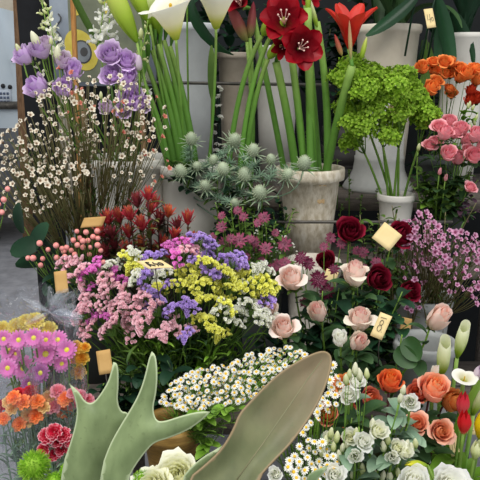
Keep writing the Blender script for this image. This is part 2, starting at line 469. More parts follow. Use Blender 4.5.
# ------------------------------------------------------------------ blossom colours
pm = petal_mat
M_BLUSH = pm('blush', [(0, '#e6e2b4'), (.3, '#f8e4d0'), (.75, '#fae2d6'), (1, '#fcefe4')], '#f8cfc0', vary=.06)
M_BLUSHW = pm('blush_green_edge', [(0, '#e2e3b8'), (.35, '#f4e6d4'), (.8, '#f8ecdc'), (1, '#f2f2d8')], '#f8c8c0', vary=.06, cpow=.8)
M_DRED = pm('dark_red', [(0, '#5a0a1c'), (.6, '#84102c'), (1, '#9c1c3a')], '#6c0a22', rough=.7, vary=.2)
M_CORAL = pm('coral', [(0, '#d86470'), (.35, '#ee9482'), (.7, '#f8b49c'), (1, '#fbc8b0')], '#fcae70', vary=.12, cpow=.8)
M_CORAL2 = pm('coral_deep', [(0, '#b03c54'), (.4, '#d06062'), (.8, '#e88a6e'), (1, '#f09c80')], '#f08450', vary=.15)
M_ORANGE = pm('orange_rose', [(0, '#c83c48'), (.5, '#e8704c'), (1, '#f48a50')], '#f88c3c', vary=.12)
M_APRI = pm('apricot', [(0, '#d06048'), (.5, '#ec9050'), (1, '#f4a868')], '#f4a040', vary=.12)
M_SPOR = pm('spray_orange', [(0, '#d86030'), (.5, '#f08440'), (1, '#fa9c54')], '#f48a3a', vary=.15)
M_SPRD = pm('spray_red_orange', [(0, '#7c1418'), (.5, '#b02c1c'), (1, '#cc4420')], '#b8301c', vary=.15)
M_SPPK = pm('spray_pink', [(0, '#e0b49c'), (.4, '#f0a4aa'), (1, '#f8b4ba')], '#f090a0', vary=.12)
M_LIL = pm('lilac', [(0, '#dcd4b8'), (.3, '#d6bcdc'), (.8, '#dcc0e6'), (1, '#e4cfee')], '#ceaade', vary=.15)
M_LILP = pm('pale_lilac', [(0, '#dedac0'), (.4, '#dccbd8'), (1, '#e2d2e2')], '#ccb0cc', vary=.1)
M_WHT = pm('white_green', [(0, '#e4e8cc'), (.4, '#f8f8f0'), (1, '#fdfdfa')], '#fafaf0', vary=.04, trans=.55)
M_CREAM = pm('cream', [(0, '#e8ecc8'), (.4, '#f8f8e6'), (1, '#fcfcf2')], '#f8f8dc', vary=.04, trans=.55)
M_BUDG = pm('green_bud', [(0, '#a4b660'), (.5, '#d4da9c'), (1, '#e8eac4')], None, vary=.1)
M_BUDW = pm('cream_bud', [(0, '#b4c07a'), (.4, '#e0e2bc'), (1, '#eeecd4')], None, vary=.08)
M_CALW = pm('calla_white', [(0, '#9db22c'), (.2, '#d4d66a'), (.42, '#f3efcc'), (1, '#faf8f0')], None, vary=.04, noise_scale=6)
M_CALG = pm('calla_green', [(0, '#6f9a22'), (.3, '#a0be3a'), (.65, '#dbe2a8'), (1, '#eef0d0')], None, vary=.05, noise_scale=6)
M_CALB = pm('calla_bud_green', [(0, '#7da426'), (.4, '#a9c440'), (.8, '#c8d468'), (1, '#d9dc90')], None, vary=.08, noise_scale=8)
M_AMA = pm('amaryllis_dark', [(0, '#5c0c18'), (.2, '#5a0412'), (.7, '#8a0618'), (1, '#a80c1c')], None, rough=.4, vary=.12, noise_scale=12)
M_AMAR = pm('amaryllis_scarlet', [(0, '#d84028'), (.4, '#d82824'), (1, '#e04030')], None, rough=.4, vary=.15, noise_scale=10)
M_TUL = pm('tulip_red', [(0, '#d89a6a'), (.2, '#d03a34'), (.7, '#cf1f26'), (1, '#c81c24')], None, rough=.4, vary=.1, noise_scale=9)
M_TULP = pm('tulip_pink_red', [(0, '#dcb090'), (.3, '#d85a5e'), (.8, '#cc2c3c'), (1, '#c0202c')], None, rough=.4, vary=.1, noise_scale=9)
M_TULY = pm('tulip_yellow', [(0, '#b8c030'), (.35, '#eccc1c'), (1, '#f4d820')], None, rough=.4, vary=.08, noise_scale=9)
M_TULG = pm('tulip_yellow_green', [(0, '#7ca02c'), (.4, '#a8bc30'), (1, '#e0d43a')], None, rough=.4, vary=.08, noise_scale=9)
M_CHAM = pm('chamomile_white', [(0, '#e8e8c8'), (.3, '#f4f4ea'), (1, '#faf9f2')], '#6a8a3c', vary=.05)
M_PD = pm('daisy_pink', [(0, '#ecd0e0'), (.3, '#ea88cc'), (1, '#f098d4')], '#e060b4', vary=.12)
M_PD2 = pm('daisy_shaded_pink', [(0, '#b060a0'), (.5, '#b45aa4'), (1, '#c87ab8')], '#8a3c78', vary=.15)  # darker copy of the daisy pink, shade of the low daisies in its colour
M_YEL = pm('yellow_mum', [(0, '#ecd850'), (.5, '#f4e060'), (1, '#f8ea80')], '#f0d848', vary=.1)
M_YELO = pm('yellow_orange', [(0, '#d8a030'), (.5, '#f0c040'), (1, '#f4d060')], '#e8a030', vary=.15)
M_CAO = pm('carnation_orange', [(0, '#d8b060'), (.4, '#f6c47c'), (.8, '#f8a868'), (1, '#f48658')], '#f48a48', vary=.15)
M_CAY = pm('carnation_yellow', [(0, '#c8c060'), (.5, '#e8d890'), (1, '#eec890')], '#e6b070', vary=.15)
M_CAR = pm('carnation_red', [(0, '#c03040'), (.5, '#c82038'), (1, '#d23848')], '#b81830', vary=.15)
M_CAP = pm('carnation_pink', [(0, '#d890a0'), (.5, '#e898a8'), (1, '#eeaab4')], '#e87888', vary=.15)
M_CAM = pm('carnation_red_white', [(0, '#c82040'), (.8, '#d82448'), (.93, '#e88898'), (1, '#fbeeee')], '#d02040', vary=.1)
M_WAXW = pm('wax_white', [(0, '#a8786c'), (.3, '#e0d4bc'), (1, '#f0e8d6')], '#80644a', vary=.12)
M_WAXC = pm('wax_coral_bud', [(0, '#b05a4c'), (.5, '#d8806c'), (1, '#e8a894')], '#c0604c', vary=.15)
M_WAXP = pm('wax_pink', [(0, '#94446a'), (.3, '#d290b4'), (1, '#e2b0cc')], '#8c3c60', vary=.18)
M_LEU = pm('leuca_red', [(0, '#8a5038'), (.35, '#a82c3c'), (.8, '#b83848'), (1, '#c87058')], '#e08858', vary=.25, cpow=2)
M_LEU3 = pm('leuca_orange', [(0, '#9a8a48'), (.4, '#c0503c'), (.8, '#cc5a48'), (1, '#c83c40')], '#e8a060', vary=.25, cpow=1.5)
M_LEU2 = pm('leuca_dark', [(0, '#5c4a34'), (.4, '#74303a'), (.8, '#8c3444'), (1, '#a05050')], '#a85048', vary=.25)
M_ERY = pm('eryngium_grey', [(0, '#64785c'), (.5, '#7e9074'), (1, '#a0ac90')], None, trans=.15, vary=.15)
M_AST = pm('astrantia', [(0, '#dcb0bc'), (.4, '#b46880'), (1, '#984062')], '#a85474', vary=.2)
M_AST2 = pm('astrantia_dark', [(0, '#b06880'), (.4, '#7a2848'), (1, '#641c3c')], '#6a1c3c', vary=.2)
M_FR = pm('frilly_green', [(0, '#5c8218'), (.5, '#7ca424'), (1, '#a2c444')], None, vary=.3, trans=.35, noise_scale=6)
M_BER = pm('berry_coral', [(0, '#e08a84'), (.7, '#eb9a94'), (.95, '#e88a80'), (1, '#7a3c34')], '#8aa060', rough=.3, trans=0, vary=.1, spec=.5)
SC = {'magenta': ['#d05cb4', '#e478cc', '#ee96d8'], 'pink': ['#e2a8b4', '#f2c0ca', '#f8d6dc'], 'purple': ['#a080cc', '#b898de', '#ccb2ea'],
      'yellow': ['#d4d44a', '#e8e868', '#f2f090'], 'white': ['#c8d4a0', '#ecece0', '#f6f4ee']}
MST = {k: pm('statice_'+k, [(0, '#5a7a34'), (.35, c[0]), (.7, c[1]), (1, c[2])], {'purple': '#c8b4e4', 'magenta': '#f0b4dc', 'pink': '#f4d4d8', 'yellow': '#f0ea60', 'white': '#f0ecd8'}[k], vary=.15) for k, c in SC.items()}
# ------------------------------------------------------------------ light, world, camera
w = bpy.data.worlds.new('world'); scene.world = w; w.use_nodes = True
bg = w.node_tree.nodes['Background']; bg.inputs[0].default_value = (.95, .97, 1, 1); bg.inputs[1].default_value = .75
scene.view_settings.view_transform = 'Standard'
scene.view_settings.exposure = 0.0
def area(name, loc, tgt, size, power, col=(1, 1, 1)):
    l = bpy.data.lights.new(name, 'AREA'); l.size = size; l.energy = power; l.color = col
    o = bpy.data.objects.new(name, l); COL.objects.link(o); o.location = loc
    o.rotation_mode = 'QUATERNION'; o.rotation_quaternion = (V(tgt)-V(loc)).to_track_quat('-Z', 'Y')
area('sky_light_above', (-.7, -.3, 4.2), (.05, 1.7, .9), 2.4, 118, (1, .98, .94))
area('sky_light_street', (2.4, -1.2, 2.6), (.1, 1.8, 1.0), 2.0, 30, (.94, .97, 1))
cd = bpy.data.cameras.new('camera'); cd.sensor_width = 36; cd.lens = 36*FPX/480
cam = bpy.data.objects.new('camera', cd); COL.objects.link(cam); cam.location = CAM; cam.rotation_euler = (PI/2-PITCH, 0, 0)
scene.camera = cam

# ------------------------------------------------------------------ setting
m = MB(); m.box((0, 4, -.05), (14, 16, .1))
struct('ground', m.mesh('ground', surf_mat('asphalt', '#828286', '#9c9ca0', 9, .85, bump=.3, c3='#aaaaae')))
m = MB(); m.box((1.32, 3.1, 1.5), (4.2, .05, 3.0))  # near-black panel added as the deep shade under the stall
struct('wall_shade_back', m.mesh('wall_shade_back', surf_mat('deep_shade_dark', '#0b0e0c', '#12171a', 5, .9)))
m = MB(); m.box((-3.4, 7.4, 1.8), (3.6, .2, 3.8))
struct('wall_left', m.mesh('wall_left', surf_mat('cream_wall', '#c9bda6', '#ddd3c0', 7, .8, bump=.4, c3='#a9a08e')))

WOOD = surf_mat('weathered_wood', '#4a433c', '#6a6158', 14, .8, bump=.5, stretch=(1, 8, 8), c3='#7c7268')
WOODD = surf_mat('old_brown_wood', '#6a4d34', '#8a6a4c', 16, .8, bump=.4, stretch=(6, 6, 1), c3='#9c8064')
METAL = surf_mat('dark_metal', '#4c4a46', '#6a6660', 30, .5, metal=.6)
def board(x0, x1, y0, y1, z, th=.03):
    m = MB(); m.box(((x0+x1)/2, (y0+y1)/2, z-th/2), (x1-x0, y1-y0, th)); return m
SH = {1: (P(0, 190, 2.35).z, 2.2, 2.75), 2: (P(0, 257, 2.0).z, 1.88, 2.18), 3: (.71, 1.5, 1.86), 4: (.56, 1.2, 1.48), 5: (.44, .86, 1.18)}
stand = thing('display_stand', 'stepped weathered wooden display stand carrying the flower buckets', 'stand', (.2, 1.8, 0))
sx = {1: (-.42, 1.1), 2: (-.5, 1.0), 3: (-.5, .95), 4: (-.5, .85), 5: (-.5, .75)}
for k, (z, y0, y1) in SH.items():
    b = board(sx[k][0], sx[k][1], y0, y1, z, .035 if k != 1 else .045); link('shelf_board', b.mesh('shelf_board', WOOD), stand, (-.2, -1.8, 0))
    for x in (sx[k][0]+.04, sx[k][1]-.04):
        for y in (y0+.03, y1-.03):
            m = MB(); m.box((x-.2, y-1.8, (z-.04)/2), (.04, .04, z-.04)); link('leg', m.mesh('leg', WOOD), stand)
def rod(label, a, b, r, mat=METAL, name='guard_rail'):
    a = V(a); b = V(b); m = MB(); m.tube([V((0, 0, 0)), (b-a)*.5, b-a], r, r, 8); d = 1 if b.x > a.x else -1
    for e in (V((0, 0, 0)), b-a):   # short end brackets running back to the shelf
        m.tube([e, e+V((0, .07, -.01)), e+V((0, .14, -.02))], r*.8, r*.8, 6)
    return thing(name, label, 'rail', a, me=m.mesh(name, mat))
rod('thin grey metal rail in front of the cream amaryllis pot', P(236, 222, 1.84), P(452, 222, 1.84), .0045)
rod('thin dark metal rail behind the calla stems near the top', P(120, 82, 2.12), P(330, 85, 2.12), .005)
rod('dark metal rail behind the small white callas', P(425, 385, 1.36), P(520, 385, 1.36), .004)

def pot(name, label, px, py, y, wpx, hm, mat, base=.75, rim=.012, th=.006, prof=None, handle=False, cat='pot', group=None, body='body', lip=1.08):
    """py = pixel row of the rim's near edge; wpx = rim width in pixels"""
    R = S(wpx, y)/2; c = P(px, py, y-R); c = V((c.x, y, c.z)); z0 = c.z-hm
    root = thing(name, label, cat, (c.x, y, z0), group)
    m = MB()
    if prof: pr = [(R*a, hm*b) for a, b in prof]
    else:
        Rb = R/lip
        pr = [(0, 0), (Rb*base, 0), (Rb*base+(Rb-Rb*base)*.5, hm*.5), (Rb*.985, hm-rim*2.2), (R*.985, hm-rim*1.9), (R, hm-rim*1.2), (R, hm-rim*.4), (R*.985, hm), (R-th*1.6, hm), (R-th*2.2, hm-rim), (Rb*.9-th, hm*.5), (Rb*base*.9, .02), (0, .02)]
    m.lathe(pr, 40); me = m.mesh('pot_body', mat)
    link(body, me, root)
    return root, V((c.x, y, c.z)), R
CERAM = surf_mat('cream_crackle', '#baac92', '#d8cdb8', 70, .7, bump=.15, c3='#e6dece', thr=(.36, .52), stretch=(1, 1, .45))
WHITE = surf_mat('white_enamel', '#d0c6b2', '#e2d9c8', 6, .45, bump=.05)
WHITE2 = surf_mat('white_plastic', '#cecac0', '#dedbd2', 7, .4)
GREYP = surf_mat('grey_zinc', '#9c9c98', '#b6b6b0', 6, .5, c3='#c2c2bc')
GREYD = surf_mat('grey_bucket', '#8a8c8a', '#a3a5a2', 10, .6)
BLACKP = surf_mat('dark_bucket', '#2c302e', '#3a3e3c', 10, .6)
BRASS = surf_mat('ochre_bowl', '#6e5226', '#96763a', 18, .5, bump=.2, stretch=(1, 1, 6), c3='#b8964c')
TAUPE = surf_mat('taupe_pot', '#8f8577', '#a69b8c', 9, .7, c3='#b7ad9f')

AMP = pot('plant_pot', 'cream crackle-glazed pot holding the dark red amaryllis stems', 314, 172, 2.0, 68, P(0, 172, 1.9).z-SH[2][0], CERAM, base=.74, rim=.018, lip=1.16)
# brown patches left by old stickers on its face
for (px, py, s) in ((326, 184, .013), (325, 202, .011)):
    m = MB(); c = P(px, py, 1.9); ang = math.atan2(c.x-AMP[1].x, -(c.y-AMP[1].y)); zz = c.z
    r0_ = random.Random(px); n = 9; pts = []
    rad = AMP[2]/1.16*(.74+.26*(1-(AMP[1].z-zz)/(AMP[1].z-SH[2][0])))+.0012
    for j in range(5):
        for i in range(6):
            u = (i/5-.5)*2*s*(1+.25*r0_.uniform(-1, 1)); v = (j/4-.5)*1.6*s*(1+.25*r0_.uniform(-1, 1))
            a = ang+u/rad; pts.append(V((AMP[1].x+rad*math.sin(a), AMP[1].y-rad*math.cos(a), zz+v)))
    m.grid([p-V((AMP[1].x, AMP[1].y, SH[2][0])) for p in pts], [(.5, 0, .5)]*30, 6, 5)
    link('sticker_residue', m.mesh('sticker_residue', surf_mat('residue', '#a8875c', '#c2a981', 90, .9)), AMP[0])
WP1 = pot('plant_pot', 'large white pot with rolled rim behind the frilly green heads', 396, 23, 2.55, 62, P(0, 23, 2.43).z-SH[1][0], WHITE, base=.72, rim=.014, lip=1.06)
WP2 = pot('plant_pot', 'grey-white pot cut by the edge of the top shelf', 474, 32, 2.5, 46, P(0, 32, 2.41).z-SH[1][0], WHITE2, base=.76, rim=.009, lip=1.04)
ZB = pot('vase', 'grey zinc vase with a wide flared foot under the frilly heads', 388, 100, 2.38, 52, P(0, 100, 2.28).z-SH[1][0], GREYP,
    prof=[(0, 0), (1.32, 0), (1.34, .03), (1.26, .07), (1.08, .14), (.97, .22), (.92, .33), (.93, .37), (.89, .38), (.86, 1), (.82, 1), (.84, .5), (0, .45)], cat='vase')
SW = pot('plant_pot', 'small white pot with the frilly green stems', 401, 197, 1.95, 38, .17, WHITE2, base=.72, rim=.01, lip=1.1)
TP1 = pot('vase', 'tall taupe vase behind the long arching green stems', 234, 52, 2.45, 34, P(0, 52, 2.38).z-SH[1][0], TAUPE, base=.7, rim=.01, lip=1.12, cat='vase')
TP2 = pot('vase', 'tall pale zinc vase behind the dark red amaryllis', 279, 45, 2.5, 46, P(0, 45, 2.42).z-SH[1][0], surf_mat('zinc2', '#b4b2ac', '#c8c6c0', 5, .55, c3='#a89468'), base=.72, rim=.01, lip=1.08, cat='vase')
TP3 = pot('bucket', 'tall pale grey bucket behind the white calla stems', 186, 22, 2.35, 58, P(0, 22, 2.25).z-SH[1][0], surf_mat('zinc3', '#aeb1b2', '#c2c5c6', 5, .5), base=.72, rim=.012, lip=1.06, cat='bucket')
WB = pot('plant_pot', 'large white pot behind the grey sea holly', 188, 168, 1.98, 66, P(0, 168, 1.86).z-SH[2][0], WHITE2, base=.78, rim=.014, cat='pot')
LB = pot('plant_pot', 'white pot with rounded rim below the cream amaryllis pot', 316, 268, 1.72, 58, P(0, 268, 1.64).z-SH[3][0], surf_mat('white_crackle', '#c2b8a8', '#dcd6ca', 30, .6, bump=.15), base=.75, rim=.02, lip=1.1)
GB = pot('bucket', 'grey-white bucket behind the small white callas', 434, 353, 1.36, 66, P(0, 350, 1.26).z-SH[4][0], GREYD, base=.8, rim=.012, cat='bucket')
BB = pot('bowl', 'ochre brown bowl holding the chamomile', 168, 437, 1.12, 66, .16, BRASS, base=.7, rim=.014, cat='bowl')
BR = {}
def bucket(key, label, px, py, y, wpx, mat, shelf, name='bucket'):
    z = SH[shelf][0] if shelf else 0
    R = S(wpx, y)/2; zr = P(px, py, y).z
    BR[key] = pot(name, label, px, py-0, y, wpx, max(.1, P(px, py, y-R).z-z), mat, base=.78, cat='bucket')[1]
bucket('wax', 'dark bucket holding the white waxflower', 82, 262, 1.78, 74, BLACKP, 3)
bucket('stat', 'dark bucket under the mixed statice', 178, 372, 1.36, 62, BLACKP, 4)
bucket('waxp', 'grey bucket holding the pink waxflower', 432, 305, 1.74, 60, GREYD, 3)
bucket('rose', 'dark bucket holding the blush and dark red roses', 348, 362, 1.42, 60, BLACKP, 4)
bucket('leu', 'dark bucket holding the red leucadendron', 152, 275, 1.70, 40, BLACKP, 3)
bucket('astr', 'dark bucket holding the maroon masterwort', 262, 290, 1.72, 48, BLACKP, 3)
bucket('spray', 'dark bucket holding the pink spray roses', 452, 205, 2.04, 44, BLACKP, 2)
bucket('spro', 'dark bucket holding the orange spray roses', 446, 160, 2.3, 44, BLACKP, 1)

# van, picture board, posts on the far side of the stall
van = thing('van', 'pale blue-white van parked beyond the wooden post', 'van', (-2.33, 6.0, 0))
m = MB(); pr = [(-1.2, .35), (-1.2, 1.2), (-.95, 1.62), (-.6, 2.0), (-.1, 2.15), (.25, 2.1), (.35, 1.6), (.42, 1.05), (.42, .35)]
pts = []
for yy, s in ((0, .9), (.1, 1), (.9, 1), (1.0, .9)):
    for (x, z) in pr: pts.append(V((x*s+.02, yy, (z-1.2)*s+1.2)))
m.grid(pts, [(.5, 0, .5)]*len(pts), len(pr), 4, False)
o = len(m.v)-len(pr)*4
m.f.append(tuple(range(o+len(pr)-1, o-1, -1))); m.f.append(tuple(o+3*len(pr)+i for i in range(len(pr))))
vp = surf_mat('van_paint', '#c3d2dc', '#d2dee6', 2, .3); van_b = link('body', m.mesh('van_body', vp), van)
m = MB(); m.tube([V((.1, -.04, 1.28)), V((.24, -.04, 1.28)), V((.38, -.04, 1.28))], .035, .035, 8); link('bumper_trim', m.mesh('bumper_trim', METAL), van)
for px, py in ((3, 86), (10, 87), (13, 60)):
    m = MB(); m.ball(V((0, 0, 0)), .02, 10, 6); link('bolt', m.mesh('bolt', surf_mat('black_rubber', '#191a1c', '#222426', 10, .6)), van, P(px, py, 5.99)-van.location)
m = MB(); m.box((0, 0, 0), (.11, .02, .13)); pl = link('plate', m.mesh('plate', surf_mat('plate_white', '#b9c4d2', '#d0d8e2', 5, .4)), van, P(5, 97, 5.98)-van.location)
m = MB()
for i in range(3):
    for j in range(3): m.box((-.03+i*.03, -.013, -.04+j*.035), (.02, .004, .02))
link('dark_marks', m.mesh('dark_marks', surf_mat('plate_ink', '#4c5870', '#5a6680', 5, .6)), pl)
m = MB(); m.box((-.4, .42, .72), (1.62, .96, .72)); m.box((-.4, -.08, .9), (1.5, .06, .16)); link('van_shade', m.mesh('van_shade', surf_mat('van_shade_grey', '#5c5e62', '#707378', 8, .7)), van)  # grey boxes added for the dark shade low on the van
for x in (-.95, -.35):
    m = MB(); m.lathe([(.0, -.09), (.26, -.09), (.32, -.06), (.32, .06), (.26, .09), (0, .09)], 24)
    link('wheel', m.mesh('wheel', MC['black_rubber']), van, (x, .12, .32), Quaternion((1, 0, 0), PI/2))

def post(label, px0, px1, pyt, pyb, y, mat, th=.05, name='wooden_post', z0=None, lean=0):
    a = P((px0+px1)/2, pyb, y); b = P((px0+px1)/2+lean, pyt, y); w_ = S(px1-px0, y)
    if z0 is not None: a.z = z0
    m = MB(); ax = nrm(b-a); L = (b-a).length; q = V((0, 0, 1)).rotation_difference(ax)
    m.box(ax*L/2, (w_, th, L), q.to_matrix()); m.box(ax*L*.5+V((w_*.28, -th*.5, 0)), (w_*.3, .01, L), q.to_matrix())
    return thing(name, label, 'post', a, me=m.mesh(name, mat))
post('old brown wooden post between the van and the dark gap', 14, 31, -60, 108, 5.4, WOODD, .12, z0=0.0, lean=-.09)
m = MB(); m.box((0, 0, .45), (.14, .02, 2.9)); g = thing('dark_gap_sheet', 'black canvas sheet put in as the dark gap behind the post and the lilac flowers', 'backdrop', P(42, 120, 3.0)*1, me=m.mesh('dark_gap_sheet', surf_mat('dark_gap_black', '#0c0d10', '#15171b', 8, .95)))  # no real cloth: added black sheet gives the gap its darkness
g.location.z = 1.0
# painted board: plain grey and ochre shapes with a round grey ring
pb = thing('painted_board', 'grey board painted with yellow shapes and a ringed dark spot', 'picture', P(93, 86, 2.75))
bz = pb.location
wpx, tpx = (53, 150), (-25, 86)
w_ = S(wpx[1]-wpx[0], 2.75); h_ = S(tpx[1]-tpx[0], 2.75); bx0 = P(wpx[0], 50, 2.75).x-bz.x
m = MB(); m.box((bx0+w_/2, 0, h_/2), (w_, .02, h_)); link('board', m.mesh('board', surf_mat('board_grey', '#7c8590', '#959ea8', 6, .8, c3='#a2aab2')), pb)
def flat_poly(pxs, y, mat, name, parent, off, yo):
    m = MB(); m.v = [P(x, yy, y)-off+V((0, yo, 0)) for x, yy in pxs]; m.v = [V((v.x, -.011+yo, v.z)) for v in m.v]; m.a = [(.5, 0, .5)]*len(m.v); m.f = [tuple(range(len(m.v)))]
    return link(name, m.mesh(name, mat), parent)
OC = surf_mat('ochre_paint', '#b5a43e', '#c9ba58', 14, .85); DK = surf_mat('dark_paint', '#3a3a3a', '#4a4a4a', 14, .85); GP = surf_mat('grey_paint', '#6c7176', '#7d8388', 14, .85)
def ov(cx, cy, a, b, r=0, n=22): return [(cx+a*math.cos(t)*math.cos(r)-b*math.sin(t)*math.sin(r), cy+a*math.cos(t)*math.sin(r)+b*math.sin(t)*math.cos(r)) for t in [2*PI*i/n for i in range(n)]]
flat_poly([(68, -6), (150, -6), (150, 82), (72, 82)], 2.75, surf_mat('olive_paint', '#5c6152', '#737862', 9, .85), 'painted_shape', pb, bz, -.001)
flat_poly(ov(82, 50, 15, 22, -.5), 2.75, OC, 'painted_shape', pb, bz, -.003)
flat_poly([(72, 6), (80, 5), (81, 15), (73, 17)], 2.75, OC, 'painted_shape', pb, bz, -.0035)
flat_poly([(104, 2), (116, 0), (118, 12), (106, 14)], 2.75, OC, 'painted_shape', pb, bz, -.003)
flat_poly(ov(83, 52, 9.5, 12, -.3), 2.75, DK, 'painted_shape', pb, bz, -.004)
flat_poly(ov(83, 52, 8, 10.5, -.3), 2.75, GP, 'painted_shape', pb, bz, -.005)
flat_poly(ov(85, 52, 3.8, 4.6), 2.75, DK, 'painted_shape', pb, bz, -.006)
m = MB(); m.tube([P(59, 14, 2.75)-bz+V((0, -.014, 0))]+[P(59+3*math.sin(i*1.1), 14+i*3.3, 2.75)-bz+V((0, -.014, 0)) for i in range(1, 11)], .003, .003, 4)
link('painted_line', m.mesh('painted_line', DK), pb)
post('thin varnished easel strut leaning before the painted board', 70, 74, -20, 120, 2.62, surf_mat('varnished_wood', '#8a5f30', '#a9783c', 20, .5, stretch=(4, 4, 1)), .02, name='easel_strut', z0=0, lean=-.06)
m = MB(); c = P(88, 52, 2.6); m.tube([V((0, 0, 0)), V((.03, -.01, -.001)), V((.07, -.03, -.003))], .008, .008, 10)
for lx in (P(80, 86, 2.75).x, P(140, 86, 2.75).x):
    m = MB(); m.tube([V((lx-bz.x, .03, .0)), V((lx-bz.x, .06, -bz.z/2)), V((lx-bz.x, .1, -bz.z))], .012, .012, 6); link('easel_leg', m.mesh('easel_leg', WOODD), pb)
# dark mid-ground: crates under the upper shelf seen through the gaps
def crate(label, px0, px1, pyt, y, z0, mat):
    a = P(px0, pyt, y); b = P(px1, pyt, y); m = MB(); W_ = b.x-a.x; H_ = a.z-z0; D = .2
    for s in range(3):
        zc = H_*(s+.5)/3
        for yy in (0, D): m.box((W_/2, yy, zc), (W_, .012, H_/3*.8))
        for xx in (0, W_): m.box((xx, D/2, zc), (.012, D, H_/3*.8))
    m.box((W_/2, D/2, .01), (W_, D, .012))
    return thing('slatted_crate', label, 'crate', (a.x, y, z0), me=m.mesh('slatted_crate', mat))
crate('dark slatted crate in the gap behind the cream amaryllis pot', 330, 372, 128, 2.42, SH[1][0], surf_mat('dark_wood', '#2c2a2a', '#3c3a38', 12, .8))

# ------------------------------------------------------------------ price cards
CARD = surf_mat('card_cream', '#dcc48c', '#e6d09a', 12, .8); CARDB = surf_mat('card_tan', '#b08a50', '#c09a60', 12, .8); INK = surf_mat('ink', '#2c2a30', '#34323a', 10, .7)
def card(label, px, py, y, wpx, hpx, rot, mat=CARD, tilt=.15, strokes=None, yaw=0, skew=0):
    c = P(px, py, y); wv, hv = S(wpx, y), S(hpx, y)
    q = Matrix.Rotation(yaw, 3, 'Z') @ Matrix.Rotation(-PITCH-tilt, 3, 'X') @ Matrix.Rotation(math.radians(rot), 3, 'Y')
    m = MB(); n = 6; pts = []
    for j in range(n):
        for i in range(n):
            u = i/(n-1)-.5; v = j/(n-1)-.5
            pts.append(q @ V((u*wv+skew*v*wv, .1*wv*u*u+.05*hv*v*v, v*hv)))
    m.grid(pts, [(.5, 0, .5)]*len(pts), n, n)
    o = thing('price_card', label, 'price card', c, me=m.mesh('price_card', mat))
    sm = o.modifiers.new('t', 'SOLIDIFY'); sm.thickness = .0008
    if strokes:
        m = MB()
        for st in strokes: m.tube([q @ V((x*wv+skew*z*wv, .1*wv*x*x-.0014, z*hv)) for x, z in st], wv*.022, wv*.022, 4)
        link('handwriting', m.mesh('handwriting', INK), o)
    # wire pick that holds it
    m = MB(); m.tube([V((0, .002, -.4*hv)), V((0, .012, -.4*hv-.03)), V((.004, .02, -.4*hv-.07))], .0012, .0012, 5); link('wire_pick', m.mesh('wire_pick', METAL), o)
    return o
def circ(cx, cz, r, a0=0, a1=2*PI, n=12, sy=1): return [(cx+r*math.cos(a0+(a1-a0)*i/n), cz+sy*r*math.sin(a0+(a1-a0)*i/n)) for i in range(n+1)]
EIGHT = [circ(-.05, .13, .13, sy=.8), circ(-.05, -.1, .16, sy=.8), [(.2, -.22), (.22, -.2), (.23, -.23)], [(-.3, .32), (.2, .34)]]
card('blank cream card tilted on its corner before a dark red rose', 387, 236.5, 1.5, 22, 21, 38, yaw=-.1)
card('cream card beside the blush roses marked with an 8', 381, 326, 1.19, 13, 27, 14, CARD, strokes=EIGHT, skew=.1, yaw=-.4)
card('cream card with handwriting hanging at the top pots', 430, 18, 2.25, 8.5, 19, -8, CARD, strokes=[[(-.25, .2), (-.3, -.1), (.05, -.05)], [(.0, .2), (-.02, -.25)], circ(.22, -.08, .1)])
card('small cream card tucked among the frilly green heads', 394, 110, 1.84, 8, 12, -25, CARD, strokes=[[(-.2, .1), (0, 0), (.1, -.2)]])
card('brown card above the coral berries and left of the red leucadendron', 93, 222, 1.56, 22, 10, -4, CARDB, skew=.2)
card('brown card standing in the wrap among pink statice', 61, 282, 1.16, 13, 23, -8, CARDB)
card('tan card behind the lobed frond tip', 104.5, 362, 1.05, 15, 25, -10, CARDB, skew=0)
card('cream card with a price lying on the pale statice', 155, 264, 1.22, 26, 10, -3, CARD, tilt=.6, skew=-.5, strokes=[[(-.3, -.3), (-.26, .25), (-.14, .2), (-.26, 0), (-.1, -.25)], [(0, .2), (-.04, 0), (.06, -.05), (.0, -.3)], circ(.2, -.05, .08, sy=2)])
card('cream torn card among masterwort and blush roses', 331, 276, 1.45, 13, 12, 20, CARD)
card('brown card in shadow under the pink waxflower', 406, 325, 1.5, 11, 15, 12, CARDB)
card('cream card with handwriting below the red tulips', 454, 446, 1.08, 10, 22, -12, CARD, skew=.1, strokes=[[(-.2, .2), (-.25, -.2)], [(-.05, .1), (.15, .2), (.0, -.1), (.2, -.15)], [(-.1, -.3), (.2, -.28)]])
card('small card marked with a 2 beside the yellow tulip', 473, 428, 1.12, 13, 14, 4, CARD, strokes=[[(-.3, .1), (-.15, .25), (0, .1), (-.25, -.2), (.05, -.2)]])
RB = random.Random(11)
def bb(key, s=.02, dz=-.12):
    c = BR[key] if isinstance(key, str) else key
    return c+V((RB.uniform(-s, s), RB.uniform(-s, s), dz))
def inside(p, poly):
    x, y = p; c = False; n = len(poly); j = n-1
    for i in range(n):
        if (poly[i][1] > y) != (poly[j][1] > y) and x < (poly[j][0]-poly[i][0])*(y-poly[i][1])/(poly[j][1]-poly[i][1])+poly[i][0]: c = not c
        j = i
    return c
def scatter(poly, n, md, rnd, tries=4000):
    xs = [p[0] for p in poly]; ys = [p[1] for p in poly]; out = []
    for _ in range(tries):
        if len(out) >= n: break
        p = (rnd.uniform(min(xs), max(xs)), rnd.uniform(min(ys), max(ys)))
        if inside(p, poly) and all((p[0]-q[0])**2+(p[1]-q[1])**2 > md*md for q in out): out.append(p)
    return out
